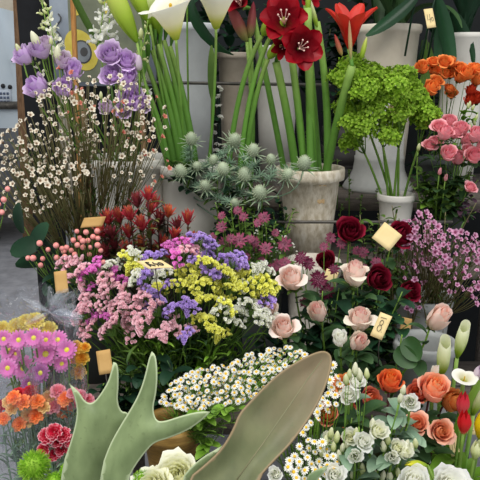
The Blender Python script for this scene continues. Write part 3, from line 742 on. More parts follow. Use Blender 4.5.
def clusters(pts, maxn, maxd):
    pts = sorted(pts, key=lambda p: p[0]); out = []
    while pts:
        a = pts.pop(0); g = [a]; pts.sort(key=lambda p: (p[0]-a[0])**2+(p[1]-a[1])**2)
        while pts and len(g) < maxn and math.hypot(pts[0][0]-a[0], pts[0][1]-a[1]) < maxd: g.append(pts.pop(0))
        out.append(g)
    return out

# a branched spray: one stem with several small blossoms, each a part
def spray(name, label, cat, group, base, heads, size, bloom, part, smat, r=.0016, sub=None, leaf=None, nleaf=3, lsize=.03, fup=1.0, split=.62, rnd=RB, faces=None, lt=(.4, .9), jit=.5, szv=.15, toC=.5, extra=None):
    base = V(base); root = thing(name, label, cat, base, group); cen = sum(heads, V((0, 0, 0)))/len(heads)
    fork = base.lerp(cen, split); fork.z -= .0
    m = MB(); ctrl = base.lerp(fork, .5)+V((0, 0, (fork-base).length*.1))
    main = bez(V((0, 0, 0)), ctrl-base, fork-base, 7); m.tube(main, r*1.3, r, 5)
    for i, h in enumerate(heads):
        c = fork.lerp(h, .45)+V((0, 0, -.1*(h-fork).length))+(h-cen)*.15
        m.tube(bez(fork-base, c-base, h-base, 6), r*.8, r*.5, 4)
    link('stem', m.mesh('stem', smat), root)
    for i, h in enumerate(heads):
        d = nrm(V((rnd.uniform(-jit, jit), -toC+rnd.uniform(-jit, jit)*.6, fup))+(h-cen)*3)
        if faces: d = nrm(faces[i])
        bl = bloom[rnd.randrange(len(bloom))] if isinstance(bloom, (list, tuple)) else bloom
        b = link(part, bl, root, h-base, zrot(d, rnd.random()*6.28), size*rnd.uniform(1-szv, 1+szv))
        if sub: link(sub[0], sub[1], b)
        if extra: link(extra[0], extra[1], b)
    if leaf: add_leaves(root, base, [p+base for p in main]+[cen], leaf, nleaf, lsize, lt[0], lt[1], rnd)
    return root

# ================================================================== FOREGROUND FRONDS
def frond_mat(name, c1, c2, edge, brown=None):
    m, nt, N, L = new_mat(name)
    at = N.new('ShaderNodeAttribute'); at.attribute_name = 'A'; sp = N.new('ShaderNodeSeparateColor'); L.new(at.outputs['Color'], sp.inputs[0])
    tc = N.new('ShaderNodeTexCoord'); nz = N.new('ShaderNodeTexNoise'); nz.inputs['Scale'].default_value = 34; nz.inputs['Detail'].default_value = 6
    mp = N.new('ShaderNodeMapping'); mp.inputs['Scale'].default_value = (1, 1, .45); L.new(tc.outputs['Object'], mp.inputs[0]); L.new(mp.outputs[0], nz.inputs['Vector'])
    r = ramp(N, [(.3, c1), (.7, c2)]); L.new(nz.outputs['Fac'], r.inputs[0]); col = r.outputs[0]
    if brown:
        n2 = N.new('ShaderNodeTexNoise'); n2.inputs['Scale'].default_value = 14; n2.inputs['Detail'].default_value = 4; L.new(tc.outputs['Object'], n2.inputs['Vector'])
        a = N.new('ShaderNodeMath'); a.operation = 'ADD'; L.new(n2.outputs['Fac'], a.inputs[0]); L.new(sp.outputs[1], a.inputs[1])
        mr = N.new('ShaderNodeMapRange'); mr.inputs[1].default_value = .72; mr.inputs[2].default_value = 1.45; mr.inputs[4].default_value = .85; L.new(a.outputs[0], mr.inputs[0])
        mx = N.new('ShaderNodeMix'); mx.data_type = 'RGBA'; L.new(mr.outputs[0], mx.inputs[0]); L.new(col, mx.inputs[6]); mx.inputs[7].default_value = rgb(brown); col = mx.outputs[2]
    # scattered tiny scars
    vo = N.new('ShaderNodeTexNoise'); vo.inputs['Scale'].default_value = 160; vo.inputs['Detail'].default_value = 2; L.new(tc.outputs['Object'], vo.inputs['Vector'])
    mr2 = N.new('ShaderNodeMapRange'); mr2.inputs[1].default_value = .64; mr2.inputs[2].default_value = .72; mr2.inputs[4].default_value = .35; L.new(vo.outputs['Fac'], mr2.inputs[0])
    mx = N.new('ShaderNodeMix'); mx.data_type = 'RGBA'; L.new(mr2.outputs[0], mx.inputs[0]); L.new(col, mx.inputs[6]); mx.inputs[7].default_value = rgb('#5d6a44'); col = mx.outputs[2]
    er = ramp(N, [(0, '#ffffff'), (.3, '#ffffff'), (.75, '#000000')]); L.new(sp.outputs[0], er.inputs[0])
    mx = N.new('ShaderNodeMix'); mx.data_type = 'RGBA'; L.new(er.outputs[0], mx.inputs[0]); L.new(col, mx.inputs[6]); mx.inputs[7].default_value = rgb(edge); col = mx.outputs[2]
    bs = N.new('ShaderNodeBsdfPrincipled'); bs.inputs['Roughness'].default_value = .5; L.new(col, bs.inputs['Base Color'])
    bp = N.new('ShaderNodeBump'); bp.inputs['Strength'].default_value = .25; bp.inputs['Distance'].default_value = .002; L.new(nz.outputs['Fac'], bp.inputs['Height']); L.new(bp.outputs[0], bs.inputs['Normal'])
    tr = N.new('ShaderNodeBsdfTranslucent'); L.new(col, tr.inputs[0]); ms = N.new('ShaderNodeMixShader'); ms.inputs[0].default_value = .15
    out = N.new('ShaderNodeOutputMaterial'); L.new(bs.outputs[0], ms.inputs[1]); L.new(tr.outputs[0], ms.inputs[2]); L.new(ms.outputs[0], out.inputs[0])
    return m
def smooth_poly(pts, sharp=(), it=2):
    sh = [(i in sharp) for i in range(len(pts))]
    for _ in range(it):
        o = []; s2 = []; n = len(pts)
        for i in range(n):
            a, b, c = pts[i-1], pts[i], pts[(i+1) % n]
            if sh[i]: o.append(b); s2.append(True)
            else:
                o.append((b[0]*.75+a[0]*.25, b[1]*.75+a[1]*.25)); s2.append(False)
                o.append((b[0]*.75+c[0]*.25, b[1]*.75+c[1]*.25)); s2.append(False)
        pts, sh = o, s2
    return pts
def segd(p, a, b):
    ab = (b[0]-a[0], b[1]-a[1]); l = ab[0]**2+ab[1]**2 or 1e-9; t = max(0, min(1, ((p[0]-a[0])*ab[0]+(p[1]-a[1])*ab[1])/l))
    return math.hypot(p[0]-a[0]-ab[0]*t, p[1]-a[1]-ab[1]*t)
def frond(name, label, poly, sharp, depth, mat, brownf=None, th=.0022, step=5.5, ax=None, cup=.0006, wave=.003):
    pl = smooth_poly(poly, sharp, 2); n = len(pl)
    xs = [p[0] for p in pl]; ys = [p[1] for p in pl]; inner = []
    y = min(ys)
    row = 0
    while y < max(ys):
        x = min(xs)+(step/2 if row % 2 else 0)
        while x < max(xs):
            if inside((x, y), pl):
                d = min(segd((x, y), pl[i-1], pl[i]) for i in range(n))
                if d > 4.2: inner.append((x, y, d))
            x += step
        y += step*.87; row += 1
    for off in (.8, 2.6):
        for i in range(n):
            a, b, c = pl[i-1], pl[i], pl[(i+1) % n]; tx, ty = c[0]-a[0], c[1]-a[1]; l = math.hypot(tx, ty) or 1
            for sg in (1, -1):
                q = (b[0]-ty/l*off*sg, b[1]+tx/l*off*sg)
                if inside(q, pl):
                    d = min(segd(q, pl[j-1], pl[j]) for j in range(n))
                    if d > off*.8 and all(abs(q[0]-e[0])+abs(q[1]-e[1]) > .5 for e in inner[-60:]): inner.append((q[0], q[1], off)); break
    vs = [V((p[0], p[1])) for p in pl]+[V((p[0], p[1])) for p in inner]
    ds = [0]*n+[p[2] for p in inner]
    res = delaunay_2d_cdt(vs, [], [list(range(n))], 1, 1e-5)
    ov, of = res[0], res[2]
    lut = {(round(v.x, 3), round(v.y, 3)): d for v, d in zip(vs, ds)}
    m = MB()
    for v in ov:
        d = lut.get((round(v.x, 3), round(v.y, 3)), 0)
        dep = depth(v.x, v.y)-cup*min(d, 14)+wave*noise.noise(V((v.x*.02, v.y*.02, 3)))
        m.v.append(P(v.x, v.y, dep)); m.a.append((min(1, d/2.4), brownf(v.x, v.y) if brownf else 0, .5))
    m.f = [tuple(f) for f in of]
    loc = P(sum(xs)/n, max(ys), depth(sum(xs)/n, max(ys)))
    m.v = [p-loc for p in m.v]
    ob = thing(name, label, 'fern frond', loc, me=m.mesh(name, mat))
    s = ob.modifiers.new('t', 'SOLIDIFY'); s.thickness = th; s.offset = 0
    return ob
FM1 = frond_mat('frond_green', '#66784c', '#8c9e6c', '#bccaa0')
FM2 = frond_mat('frond_olive', '#525a38', '#747850', '#94805e', '#8a745c')
FM3 = frond_mat('frond_pale', '#7c9666', '#93ab7a', '#aebf90')
fA = frond('staghorn_frond', 'pale green two-pointed fern frond standing behind the other lobed frond',
      [(50, 610), (61, 470), (72, 440), (78, 415), (76, 399), (69.5, 383.5), (79, 392), (85, 402), (93, 404), (102, 393), (110, 379), (113.5, 362), (118, 364), (118.5, 385), (117, 401), (121, 412), (128, 412), (132, 425), (112, 460), (100, 480), (90, 610)],
      (5, 11), lambda x, y: .70+.0002*(480-y), FM1)
fB = frond('staghorn_frond', 'green lobed fern frond with one upright point and one point reaching sideways',
      [(85, 610), (101, 470), (110, 445), (120, 427), (130, 411), (139, 395), (145, 378), (149, 360), (152, 351.5), (156, 356), (157.5, 375), (156, 393), (152.5, 409), (156, 421), (164, 422), (182, 416), (198, 412), (210.5, 411.5), (203, 419), (188, 430), (168, 438), (154, 442), (145, 452), (136, 464), (127, 480), (115, 610)],
      (8, 17), lambda x, y: .64+.0003*(480-y)-.0002*(x-130), FM1)
fC = frond('staghorn_frond', 'broad olive paddle-shaped fern frond with brown edges across the front',
      [(160, 610), (186, 480), (204, 466), (221, 450), (233, 430), (239, 414), (248, 404), (261, 390), (279, 373), (298, 361), (314, 353), (325, 350.5), (332, 356), (331, 369), (326, 386), (317, 406), (305, 425), (290, 445), (272, 463), (257, 480), (225, 610)],
      (), lambda x, y: .58+.0005*(480-y), FM2, brownf=lambda x, y: max(0, (x-190)/220+(430-y)/300), cup=-.0005)
frond('staghorn_frond', 'narrow grey-green fern lobe edging the broad olive frond', [(172, 610), (181, 480), (190, 468), (204, 456), (224, 445), (217, 457), (203, 470), (193, 483), (190, 610)], (4,), lambda x, y: .62, FM1)
frond('staghorn_frond', 'short yellow-green fern tip right below the broad olive frond', [(299, 610), (304, 478), (315, 470), (328, 465.5), (322, 474), (316, 480), (307, 610)], (3,), lambda x, y: .64, FM3)
# raised midrib of the paddle frond
m = MB(); m.tube([P(x, y, d)-fC.location for x, y, d in ((235, 482, .571), (262, 445, .588), (285, 412, .604), (307, 380, .624), (322, 360, .637))], .0008, .0004, 6)
link('midrib', m.mesh('midrib', surf_mat('midrib', '#6e7050', '#7c7858', 50, .6)), fC)
# plant pot that carries the fronds, below the frame
fr_pot = pot('plant_pot', 'dark pot of the staghorn fern in front of the stand', 160, 690, .67, 200, P(0, 690, .5).z, BLACKP, base=.72)

# ================================================================== TOP: callas, amaryllis, green buds
def F(fx, fu, fc=1.0): return V((fx, -fc, fu))
cb = V((P(190, 168, 1.98).x, 1.98, P(0, 168, 1.98).z-.1))
CG = (.06,)
def calla_flower(label, px, py, y, h, mesh, mat, face, base, r=.0045, name='calla_lily', spad=True, smat=None, spin=0, **k):
    o = flower(name, label, 'calla lily', base, P(px, py, y), face, var(mesh, mat), h, part='spathe', r=r, smat=smat or G['amstalk'], sub=('spadix', SPADIX) if spad else None, spin=spin, bend=.5, sides=10, **k)
    return o
calla_flower('large white calla with its wide lip folded down, over the left of the arching stems', 176, 39, 1.82, S(50, 1.82), CALLA_W, M_CALW, F(-.25, 1.9), cb+V((.0, -.05, 0)), spin=-.5)
calla_flower('large white calla cut by the top edge beside the dark red bud', 216, 28, 1.86, S(46, 1.86), CALLA_W, M_CALW, F(.1, 1.9), cb+V((.04, -.02, 0)), spin=-1.2)
calla_flower('yellow-green calla bud leaning left above the lilac flowers', 137, 42, 1.84, S(56, 1.84), CALLA_T, M_CALB, F(-.9, 1.9, .2), cb+V((-.03, -.02, 0)), spad=False)
calla_flower('green calla bud between the leaning bud and the large white calla', 150, 24, 1.88, S(50, 1.88), CALLA_T, M_CALB, F(-.8, 1.9, .3), cb+V((-.02, 0, 0)), spad=False)
calla_flower('half open green-white calla touching the large white calla', 160, 34, 1.9, S(52, 1.9), CALLA_T, M_CALG, F(-.5, 1.9, .3), cb+V((0, .02, 0)), spad=False)
calla_flower('slim green calla bud with yellow tip behind the white calla', 156, 40, 1.92, S(26, 1.92), CALLA_T, M_CALB, F(-.7, 1.4, .3), cb+V((-.01, .02, 0)), spad=False)
for i, (x0, y0, x1) in enumerate(((146, 62, 176), (152, 50, 182), (158, 44, 186), (164, 40, 190), (170, 46, 196), (142, 78, 170))):   # bare leaf stalks beside them
    a = P(x1, 170, 1.93); b = P(x0, y0, 1.9); m = MB(); pts_ = bez(V((0, 0, 0)), (b-a)*.5+V((.012, 0, .02)), b-a, 10)
    m.tube(pts_, .0115, .006, 8)
    m.petal(math.atan2(-.3, -.6), 95, 75, .13, .036, nv=8, nu=4, sh=(.5, .8), o=pts_[-1], cup=.5)
    thing('calla_leaf', 'long green calla leaf stalk standing behind the sea holly', 'leaf', a, 'calla leaf stalks in the white pot', me=m.mesh('calla_leaf', G['amstalk']))
m = MB(); pts_ = bez(V((0, 0, 0)), V((.05, 0, .2)), P(102, 42, 2.1)-P(85, -30, 2.1)+V((0, 0, 0)), 8)
# broad leaf crossing in front of the painted board
a = P(108, 60, 2.2); m = MB(); m.petal(PI-.25, 50, 75, .34, .06, nv=12, nu=5, sh=(.4, .6), cup=.1, fold=.2)
o = P(118, 190, 2.02)-a; m.tube(bez(V((0, 0, 0)), o*.5+V((.01, 0, .05)), o, 8), .004, .005, 5)
thing('strap_leaf', 'broad dark green strap leaf crossing the painted board', 'leaf', a, me=m.mesh('strap_leaf', G['mid']))
o = thing('leaf_sprig', 'dark hanging leaf between the two large white callas', 'leaf', P(190, -12, 2.05)); link('leaf', LEAF_LANCE, o, (0, 0, 0), zrot(V((.1, -.2, -1)), .4) @ Quaternion((0, 1, 0), -.9), .24)
m = MB(); m.tube(bez(V((0, 0, 0)), V((-.02, .03, .03)), cb-V(o.location)+V((0, .03, 0)), 12), .003, .003, 5); link('stem', m.mesh('stem', G['stalk']), o)
a = cb+V((.06, .02, .0)); o = thing('leaf_sprig', 'mid green leaf hanging below the right white calla', 'leaf', a)
b = P(212, 92, 1.97)-a; m = MB(); m.petal(-PI/2, 80, 95, .15, .024, nv=10, nu=5, sh=(.5, .6), o=b+V((0, 0, -.02))); m.tube(bez(V((0, 0, 0)), b*.6, b, 6), .003, .003, 5); link('leaf', m.mesh('leaf', G['mid']), o)

# arching stems with green buds
ab = V((P(222, 168, 1.95).x, 1.95, P(0, 168, 1.95).z-.1))
for (label, bx, by, tx, ty, bend, bl, bw) in (('arching green stem ending in a pale green sheath right of the white calla', 262, 22, 226, 168, .6, 30, 9), ('arching green stem with a wide pale sheath touching the dark red flowers', 272, 20, 238, 168, .55, 40, 12), ('thin arching green stem leaning to the amaryllis stems', 268, 45, 244, 160, .5, 24, 7)):
    base = P(tx, ty, 1.92)+V((0, 0, -.08)); hd = P(bx, by+14, 1.86); root = thing('budded_stem', label, 'flower stem', base)
    c = P((bx+tx)/2-4, (by+ty)/2+12, 1.88); c = P(tx+(bx-tx)*.22, by+60, 1.88)
    m = MB(); m.tube([p-base for p in bez(base, c, hd, 14)], .0085, .006, 8); link('stem', m.mesh('stem', G['amstalk']), root)
    d = nrm(V((.55, -.1, .8))); b = link('sheath', var(TBUD, M_CALB), root, hd-base, zrot(d), (S(bw, 1.86)*2.4, S(bw, 1.86)*1.7, S(bl, 1.86)))

# dark red amaryllis in the cream pot
ac = AMP[1]
def thick_stem(bx, by, tx, ty, y0, y1, r0, r1, bow=0):
    base = P(bx, by, y0)+V((0, 0, -.1)); hd = P(tx, ty, y1)
    c = (base+hd)/2+V((bow, 0, .02)); return base, hd, bez(base, c, hd, 12), r0, r1
def ama(label, stem, blooms, name='amaryllis', buds=()):
    base, hd, pts, r0, r1 = stem; root = thing(name, label, 'amaryllis', base)
    m = MB(); m.tube([p-base for p in pts], r0, r1, 12); link('stem', m.mesh('stem', G['amstalk']), root)
    for (px, py, y, size, face, mesh, mat) in blooms:
        p = P(px, py, y); f = nrm(face); back = p-f*size*.45
        m = MB(); m.tube([p2-base for p2 in bez(hd, hd.lerp(back, .5)+V((0, 0, .01)), back, 6)], .005, .006, 8); link('flower_stalk', m.mesh('flower_stalk', G['amstalk']), root)
        b = link('blossom', var(mesh, mat), root, back-base, zrot(f, RB.random()*2), size); link('stamens', STAM, b)
    for (px, py, y, w_, l_, d, mat) in buds:
        p = P(px, py, y); link('bud', var(TBUD, mat), root, p-base, zrot(d), (w_*2, w_*2, l_))
    return root
ama('thick-stemmed dark red amaryllis with two open blossoms facing the front', thick_stem(300, 168, 276, 62, 1.96, 1.88, .0125, .011, .01),
    [(283, 17, 1.8, S(47, 1.8), F(-.15, .35), AMA, M_AMA), (283, 47, 1.84, S(24, 1.84), F(-.2, -.2), AMA_H, M_AMA)])
ama('dark red amaryllis with its blossom low, turned down to the front', thick_stem(316, 168, 308, 52, 1.97, 1.9, .0125, .011),
    [(303, 47, 1.76, S(44, 1.76), F(.15, .05), AMA, M_AMA)])
ama('amaryllis stem in a papery sheath at the top edge, second from the pot middle', thick_stem(308, 170, 292, 60, 1.96, 1.93, .012, .010, .004), [], buds=((296, 50, 1.93, .014, .12, V((0, 0, 1)), M_CALB),))
ama('tall amaryllis stem with a brown-green sheath above the low blossom', thick_stem(312, 170, 308, 8, 1.93, 1.93, .0115, .0105), [], buds=((308, 14, 1.93, .014, .1, V((0, 0, 1)), M_CALB),))
ama('amaryllis stem with closed pale green bud right of the low dark red blossom', thick_stem(327, 168, 317, 22, 1.95, 1.96, .0125, .009, .03), [], buds=((318, 30, 1.955, .012, .09, V((-.3, 0, 1)), M_CALG),))
ama('scarlet amaryllis with pointed upright petals above the frilly green heads', thick_stem(322, 165, 352, 66, 1.96, 1.82, .0125, .0105, -.006),
    [(350, 26, 1.86, S(50, 1.86), V((-.05, -.3, 1)), AMA_U, M_AMAR)], buds=((351, 60, 1.80, .009, .10, V((-.1, -.1, 1)), petal_mat('sheath', [(0, '#a8a868'), (.5, '#c8a878'), (1, '#b88868')])), (361, 60, 1.82, .012, .06, V((.2, -.1, 1)), M_CALB), (342, 56, 1.84, .012, .06, V((-.4, -.1, 1)), petal_mat('red_bud', [(0, '#b8b060'), (.4, '#c07858'), (1, '#b8383c')]))))
for (label, px, py, w_, l_, d) in (('dark red amaryllis bud with green base between calla and amaryllis', 247, 42, .032, .13, V((-.5, 0, 1))), ('slim red-green amaryllis bud beside the larger bud', 250, 38, .024, .10, V((.1, 0, 1)))):
    b0 = P(250, 168, 2.02)+V((0, 0, -.1)); root = thing('amaryllis_bud', label, 'amaryllis', b0); h = P(px, py, 2.0)
    m = MB(); m.tube([p-b0 for p in bez(b0, (b0+h)/2+V((.02, 0, 0)), h, 8)], .006, .005, 8); link('stem', m.mesh('stem', G['amstalk']), root)
    link('bud', var(TBUD, petal_mat('ama_bud', [(0, '#9aa85a'), (.4, '#a8605a'), (1, '#8c2438')])), root, h-b0, zrot(d), (w_*1.9, w_*1.9, l_))
ama('dark red amaryllis blossom cut by the top edge left of the two open ones', thick_stem(290, 166, 252, 10, 2.03, 2.02, .010, .008), [(238, 0, 1.98, S(34, 1.98), F(-.3, .5), AMA_H, M_AMA)])
ama('dark red amaryllis blossom cut by the top edge above the frilly green heads', thick_stem(322, 166, 306, 5, 2.05, 2.05, .010, .008), [(309, -4, 2.0, S(30, 2.0), F(.3, .3), AMA_H, M_AMA)])

# ================================================================== frilly green heads
fb = SW[1]+V((0, 0, -.1))
fr = [[(343, 78), (352, 64), (360, 76), (350, 96), (362, 92)], [(352, 122), (356, 110), (346, 108), (352, 140), (364, 126)], [(372, 74), (366, 86), (378, 86), (385, 76)], [(382, 98), (374, 110), (366, 104), (388, 134)], [(403, 74), (411, 84), (396, 84), (404, 94), (396, 98), (414, 96)], [(428, 112), (434, 122), (420, 104), (424, 118)], [(390, 122), (400, 112), (408, 106)]]
for i, g in enumerate(fr):
    cx = sum(p[0] for p in g)/len(g); left = cx < 372
    hs = [P(x+RB.uniform(-1, 1), y+2, 1.92+RB.uniform(-.1, .07)) for x, y in g]
    base = (fb+V((RB.uniform(-.014, .014), RB.uniform(-.014, .014), 0)))
    root = spray('frilly_green_stem', 'frilly bright green flower head on tall stems right of the amaryllis', 'flower', 'frilly green heads in the small white pot', base, hs, S(22 if len(g) > 1 else 14, 1.92), [var(f, M_FR) for f in FRILL], 'frilly_head', G['stalk'], r=.0032, fup=1.6, toC=.8, split=.72, szv=.25)
# ================================================================== spray roses, roses, lisianthus: one stem each
def rose(label, px, py, y, w, mesh, mat, face, base, name='rose', cat='rose', leaf=LEAF_OV, nleaf=4, ls=.05, r=.0025, calyx=CALYX, dy=0, up=.45, **k):
    size = S(w, y)*(1.38 if mesh is ROSE_F else 1.17 if mesh in (ROSE, ROSE_O, ROSE_B) else 1)
    h = P(px, py, y)-nrm(face)*size*up
    return flower(name, label, cat, base, h, face, var(mesh, mat), size*1.04, leaf=leaf, nleaf=nleaf, lsize=ls, r=r, calyx=calyx, **k)
ORL = [(423, 73, 12), (433, 67, 13), (443, 67, 13), (449, 68, 13), (458, 73, 12), (442, 78, 16), (457, 82, 16), (434, 86, 14), (447, 93, 14), (451, 98, 12), (472, 75, 14), (476, 86, 14), (427, 94, 14), (433, 76, 13), (465, 80, 11), (450, 78, 11)]
for g in clusters([(x, y) for x, y, w in ORL], 3, 17):
    spray('orange_spray_rose', 'orange spray rose stem under the grey-white pot', 'rose', 'orange spray roses under the top shelf pots', bb('spro'), [P(x, y, 2.15+RB.uniform(-.05, .04)) for x, y in g], S(17.5, 2.15), [var(ROSE_S, M_SPOR), var(ROSE_O, M_SPOR)], 'blossom', G['stalk'], sub=('calyx', CALYX), leaf=LEAF_OV, nleaf=4, lsize=.05, toC=.8)
spray('orange_spray_rose', 'deep red-orange spray rose stem at the edge below the orange ones', 'rose', None, bb('spro'), [P(x, y, 2.12) for x, y in ((470, 97), (476, 104), (468, 106))], S(17, 2.12), var(ROSE_S, M_SPRD), 'blossom', G['stalk'], sub=('calyx', CALYX), leaf=LEAF_OV, nleaf=3, lsize=.05)
PKL = [(438, 131), (447, 129), (436, 147), (453, 138), (459, 136), (463, 145), (473, 142), (446, 159), (458, 164), (474, 161), (467, 191), (429, 150), (441, 140), (466, 156), (478, 152)]
for g in clusters(PKL, 3, 18):
    spray('pink_spray_rose', 'pink spray rose stem below the orange spray roses', 'rose', 'pink spray roses below the orange ones', bb('spray'), [P(x, y, 1.85+RB.uniform(-.06, .04)) for x, y in g], S(18, 1.85), [var(ROSE_S, M_SPPK), var(ROSE_O, M_SPPK), var(ROSE, M_SPPK)], 'blossom', G['stalk'], sub=('calyx', CALYX), leaf=LEAF_OV, nleaf=7, lsize=.06, lt=(.5, 1), toC=.9)
for (x, y) in ((439, 172), (418, 148), (445, 178)):
    flower('pink_spray_rose', 'small closed pink-green bud on a thin stem below the pink spray roses', 'rose', bb('spray'), P(x, y+3, 1.85), F(0, 2), var(BUD, M_SPPK if x != 418 else M_BUDG), S(9, 1.85), 'closed buds of the pink spray roses', part='bud', leaf=LEAF_OV, nleaf=5, lsize=.05, lt=(.5, 1))
# green leafy sprigs filling the right side
def sprig(label, px, py, y, base, leafm_, n=12, ls=.05, group=None, buds=None, name='leaf_sprig', smat=None, r=.002, lt=(.3, 1), cat='foliage', budmat=None):
    base = V(base); h = P(px, py, y); root = thing(name, label, cat, base, group); pts = bez(base, (base+h)/2+V((RB.uniform(-.03, .03), .0, .03)), h, 10)
    m = MB(); m.tube([p-base for p in pts], r, r*.6, 5); link('stem', m.mesh('stem', smat or G['stalk']), root)
    add_leaves(root, base, pts, leafm_, n, ls, lt[0], lt[1], RB)
    if buds:
        for k in range(buds):
            p = pts[-1]+V((RB.uniform(-.02, .02), RB.uniform(-.02, 0), RB.uniform(-.03, .01))); link('bud', var(BUD, budmat or M_BUDG), root, p-base, zrot(V((RB.uniform(-.4, .4), -.2, 1))), .02)
    return root
leafm('darkmid', '#2c4426', '#34502c', '#46643a')
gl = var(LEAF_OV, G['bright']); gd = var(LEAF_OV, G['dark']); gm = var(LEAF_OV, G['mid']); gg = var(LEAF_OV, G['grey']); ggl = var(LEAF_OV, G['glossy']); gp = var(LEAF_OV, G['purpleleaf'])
for x, y in ((468, 118), (478, 112), (472, 128), (464, 110)): sprig('bright green leafy sprig with small green buds at the edge beside the pink spray roses', x, y, 1.98, bb('spray'), gl, 5, .045, 'green budded sprigs at the edge', buds=2, lt=(.75, 1))
for x, y in ((420, 170), (428, 182), (412, 186), (440, 196), (452, 200), (430, 205), (462, 176), (446, 186), (424, 195)): sprig('green rose-leaved sprig under the pink spray roses', x, y, 1.9, bb('spray'), RB.choice((gl, gm, gm)), 9, .05, 'leafy sprigs under the pink spray roses', lt=(.55, 1))
for x, y in ((470, 172), (478, 180), (474, 196), (464, 200), (476, 212), (468, 208)): sprig('dull purple-brown leafy sprig at the edge below the pink spray roses', x, y, 1.86, bb('spray'), gp, 7, .028, 'purple leafy sprigs at the edge', lt=(.5, 1))
# dark long-leaved plants on the top shelf
def longleaf(label, c, specs, mat=G['mid'], name='potted_plant', cat='plant'):
    root = thing(name, label, cat, c)
    for (az, e0, e1, L_, W_, off) in specs:
        m = MB(); m.petal(math.radians(az), e0, e1, L_, W_, nv=12, nu=5, sh=(.45, .6), cup=.15, fold=.25, o=V(off))
        link('leaf', m.mesh('leaf', mat), root)
    return root
specs = [(az, 84, 60, .42, .05, (RB.uniform(-.05, .05), RB.uniform(-.05, .05), -.02)) for az in range(0, 360, 30)]
longleaf('dark green plant with long strap leaves in the large white pot', WP1[1], specs+[(-50, 60, -60, .28, .045, (.05, -.04, 0)), (-150, 70, 0, .3, .05, (-.0, -.06, 0))], G['darkmid'])
longleaf('dark long-leaved plant in the pot cut by the frame edge', WP2[1], [(az, 80, 30, .4, .05, (0, 0, -.02)) for az in range(10, 360, 40)], G['dark'])
# hanging leaves between the two pots
for i, (x, y, an, L_) in enumerate(((436, -4, -72, .26), (441, 2, -88, .24), (418, -6, -140, .22), (450, 10, -60, .2), (432, 58, -105, .22), (424, 40, -80, .2))):
    c = P(x, y, 2.3+.04*i); root = thing('drooping_leaf', ('long dark green leaf drooping beside the hanging card', 'broad dark leaf drooping between the two top pots', 'dark leaf arching left over the white pot rim', 'dark leaf arching over the grey-white pot', 'dull green leaf in the gap between the top pots', 'narrow shaded leaf behind the drooping leaves')[i], 'leaf', c)
    q = Quaternion((0, 1, 0), math.radians(-an-0)) ; m = MB(); m.petal(0, 10, -14, L_, .05, nv=12, nu=5, sh=(.45, .6), fold=.2)
    link('blade', m.mesh('blade', G['glossy' if i < 4 else 'mid']), root, (0, 0, 0), q @ Quaternion((1, 0, 0), -1.0))
    m = MB(); m.tube([V((0, 0, 0)), V((-.01, .02, -.06)), V((-.02, .05, -.2))], .003, .004, 5); link('stem', m.mesh('stem', G['dark']), root)
# dark leafy mass behind everything: real plants on the shelf behind
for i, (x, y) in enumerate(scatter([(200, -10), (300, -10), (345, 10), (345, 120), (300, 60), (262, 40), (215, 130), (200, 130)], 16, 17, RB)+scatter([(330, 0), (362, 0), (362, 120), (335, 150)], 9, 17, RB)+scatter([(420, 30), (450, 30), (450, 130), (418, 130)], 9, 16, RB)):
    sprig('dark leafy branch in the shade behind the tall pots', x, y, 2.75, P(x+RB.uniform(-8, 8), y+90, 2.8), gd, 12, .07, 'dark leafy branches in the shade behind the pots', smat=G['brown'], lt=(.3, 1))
# white specked twigs seen between the stems
for x, y in scatter([(200, 88), (224, 88), (224, 155), (200, 160)], 7, 9, RB):
    hs = [P(x+RB.uniform(-6, 6), y+RB.uniform(-7, 7), 2.4) for _ in range(7)]
    spray('white_specked_twig', 'twig of tiny white flowers in the gap between calla and vase', 'flower', 'white specked twigs behind the callas', P(x, 175, 2.45), hs, S(4.5, 2.4), var(WAX, M_WHT), 'floret', G['dark'], r=.001)
for x, y in scatter([(292, 120), (345, 150), (366, 196), (395, 212), (395, 175), (345, 205), (338, 212), (340, 180)], 9, 15, RB):
    sprig('small-leaved dark green sprig in the gap beside the cream pot', x, y, 2.15, P(x, y+50, 2.18), gm, 10, .022, 'small-leaved sprigs beside the cream pot')

# ---------------------------------------------------- snapdragons and lilac lisianthus, upper left
lb = P(90, 230, 1.95)+V((0, 0, -.1)); BR['lis'] = pot('plant_pot', 'white pot with pale rim behind the waxflower, holding the lilac lisianthus', 122, 162, 2.0, 84, P(0, 162, 1.88).z-SH[2][0], WHITE2, base=.78, rim=.014, cat='pot')[1]
def snapdragon(label, px0, py0, px1, py1, y, n, mat, size=12, group=None):
    base = bb('lis'); a = P(px0, py0, y); b = P(px1, py1, y); root = thing('snapdragon', label, 'snapdragon', base, group)
    m = MB(); m.tube([p-base for p in bez(base, b.lerp(base, .4), b, 8)]+[a-base], .003, .0015, 6); link('stem', m.mesh('stem', G['stalk']), root)
    for k in range(n):
        t = k/(n-1); p = b.lerp(a, t); az = k*GA
        d = V((math.cos(az), math.sin(az)*.8-.35, .15+t*.9)); s = S(size, y)*(1-.6*t)
        link('floret' if t < .75 else 'bud', var(SNAP if t < .75 else BUD, mat if t < .8 else M_BUDG), root, p-base+nrm(d)*.004, zrot(d, PI), s*(1 if t < .75 else 1.1))
    return root
snapdragon('white snapdragon spike among the left lilac lisianthus', 47, 8, 58, 58, 1.9, 15, M_CREAM, 12)
snapdragon('pale snapdragon spike low between the lilac flowers', 36, 62, 46, 84, 1.86, 7, M_CREAM, 9)
snapdragon('green-tipped snapdragon spike reaching the top edge', 40, -8, 48, 34, 1.98, 10, M_BUDG, 10)
snapdragon('white snapdragon spike beside the painted board', 106, -5, 98, 46, 1.95, 16, M_WHT, 13)
snapdragon('second white snapdragon behind the spike at the board', 112, -5, 108, 36, 2.02, 12, M_WHT, 12)
snapdragon('thin green budded spike before the calla stems', 148, 20, 141, 60, 1.86, 9, M_BUDG, 8)
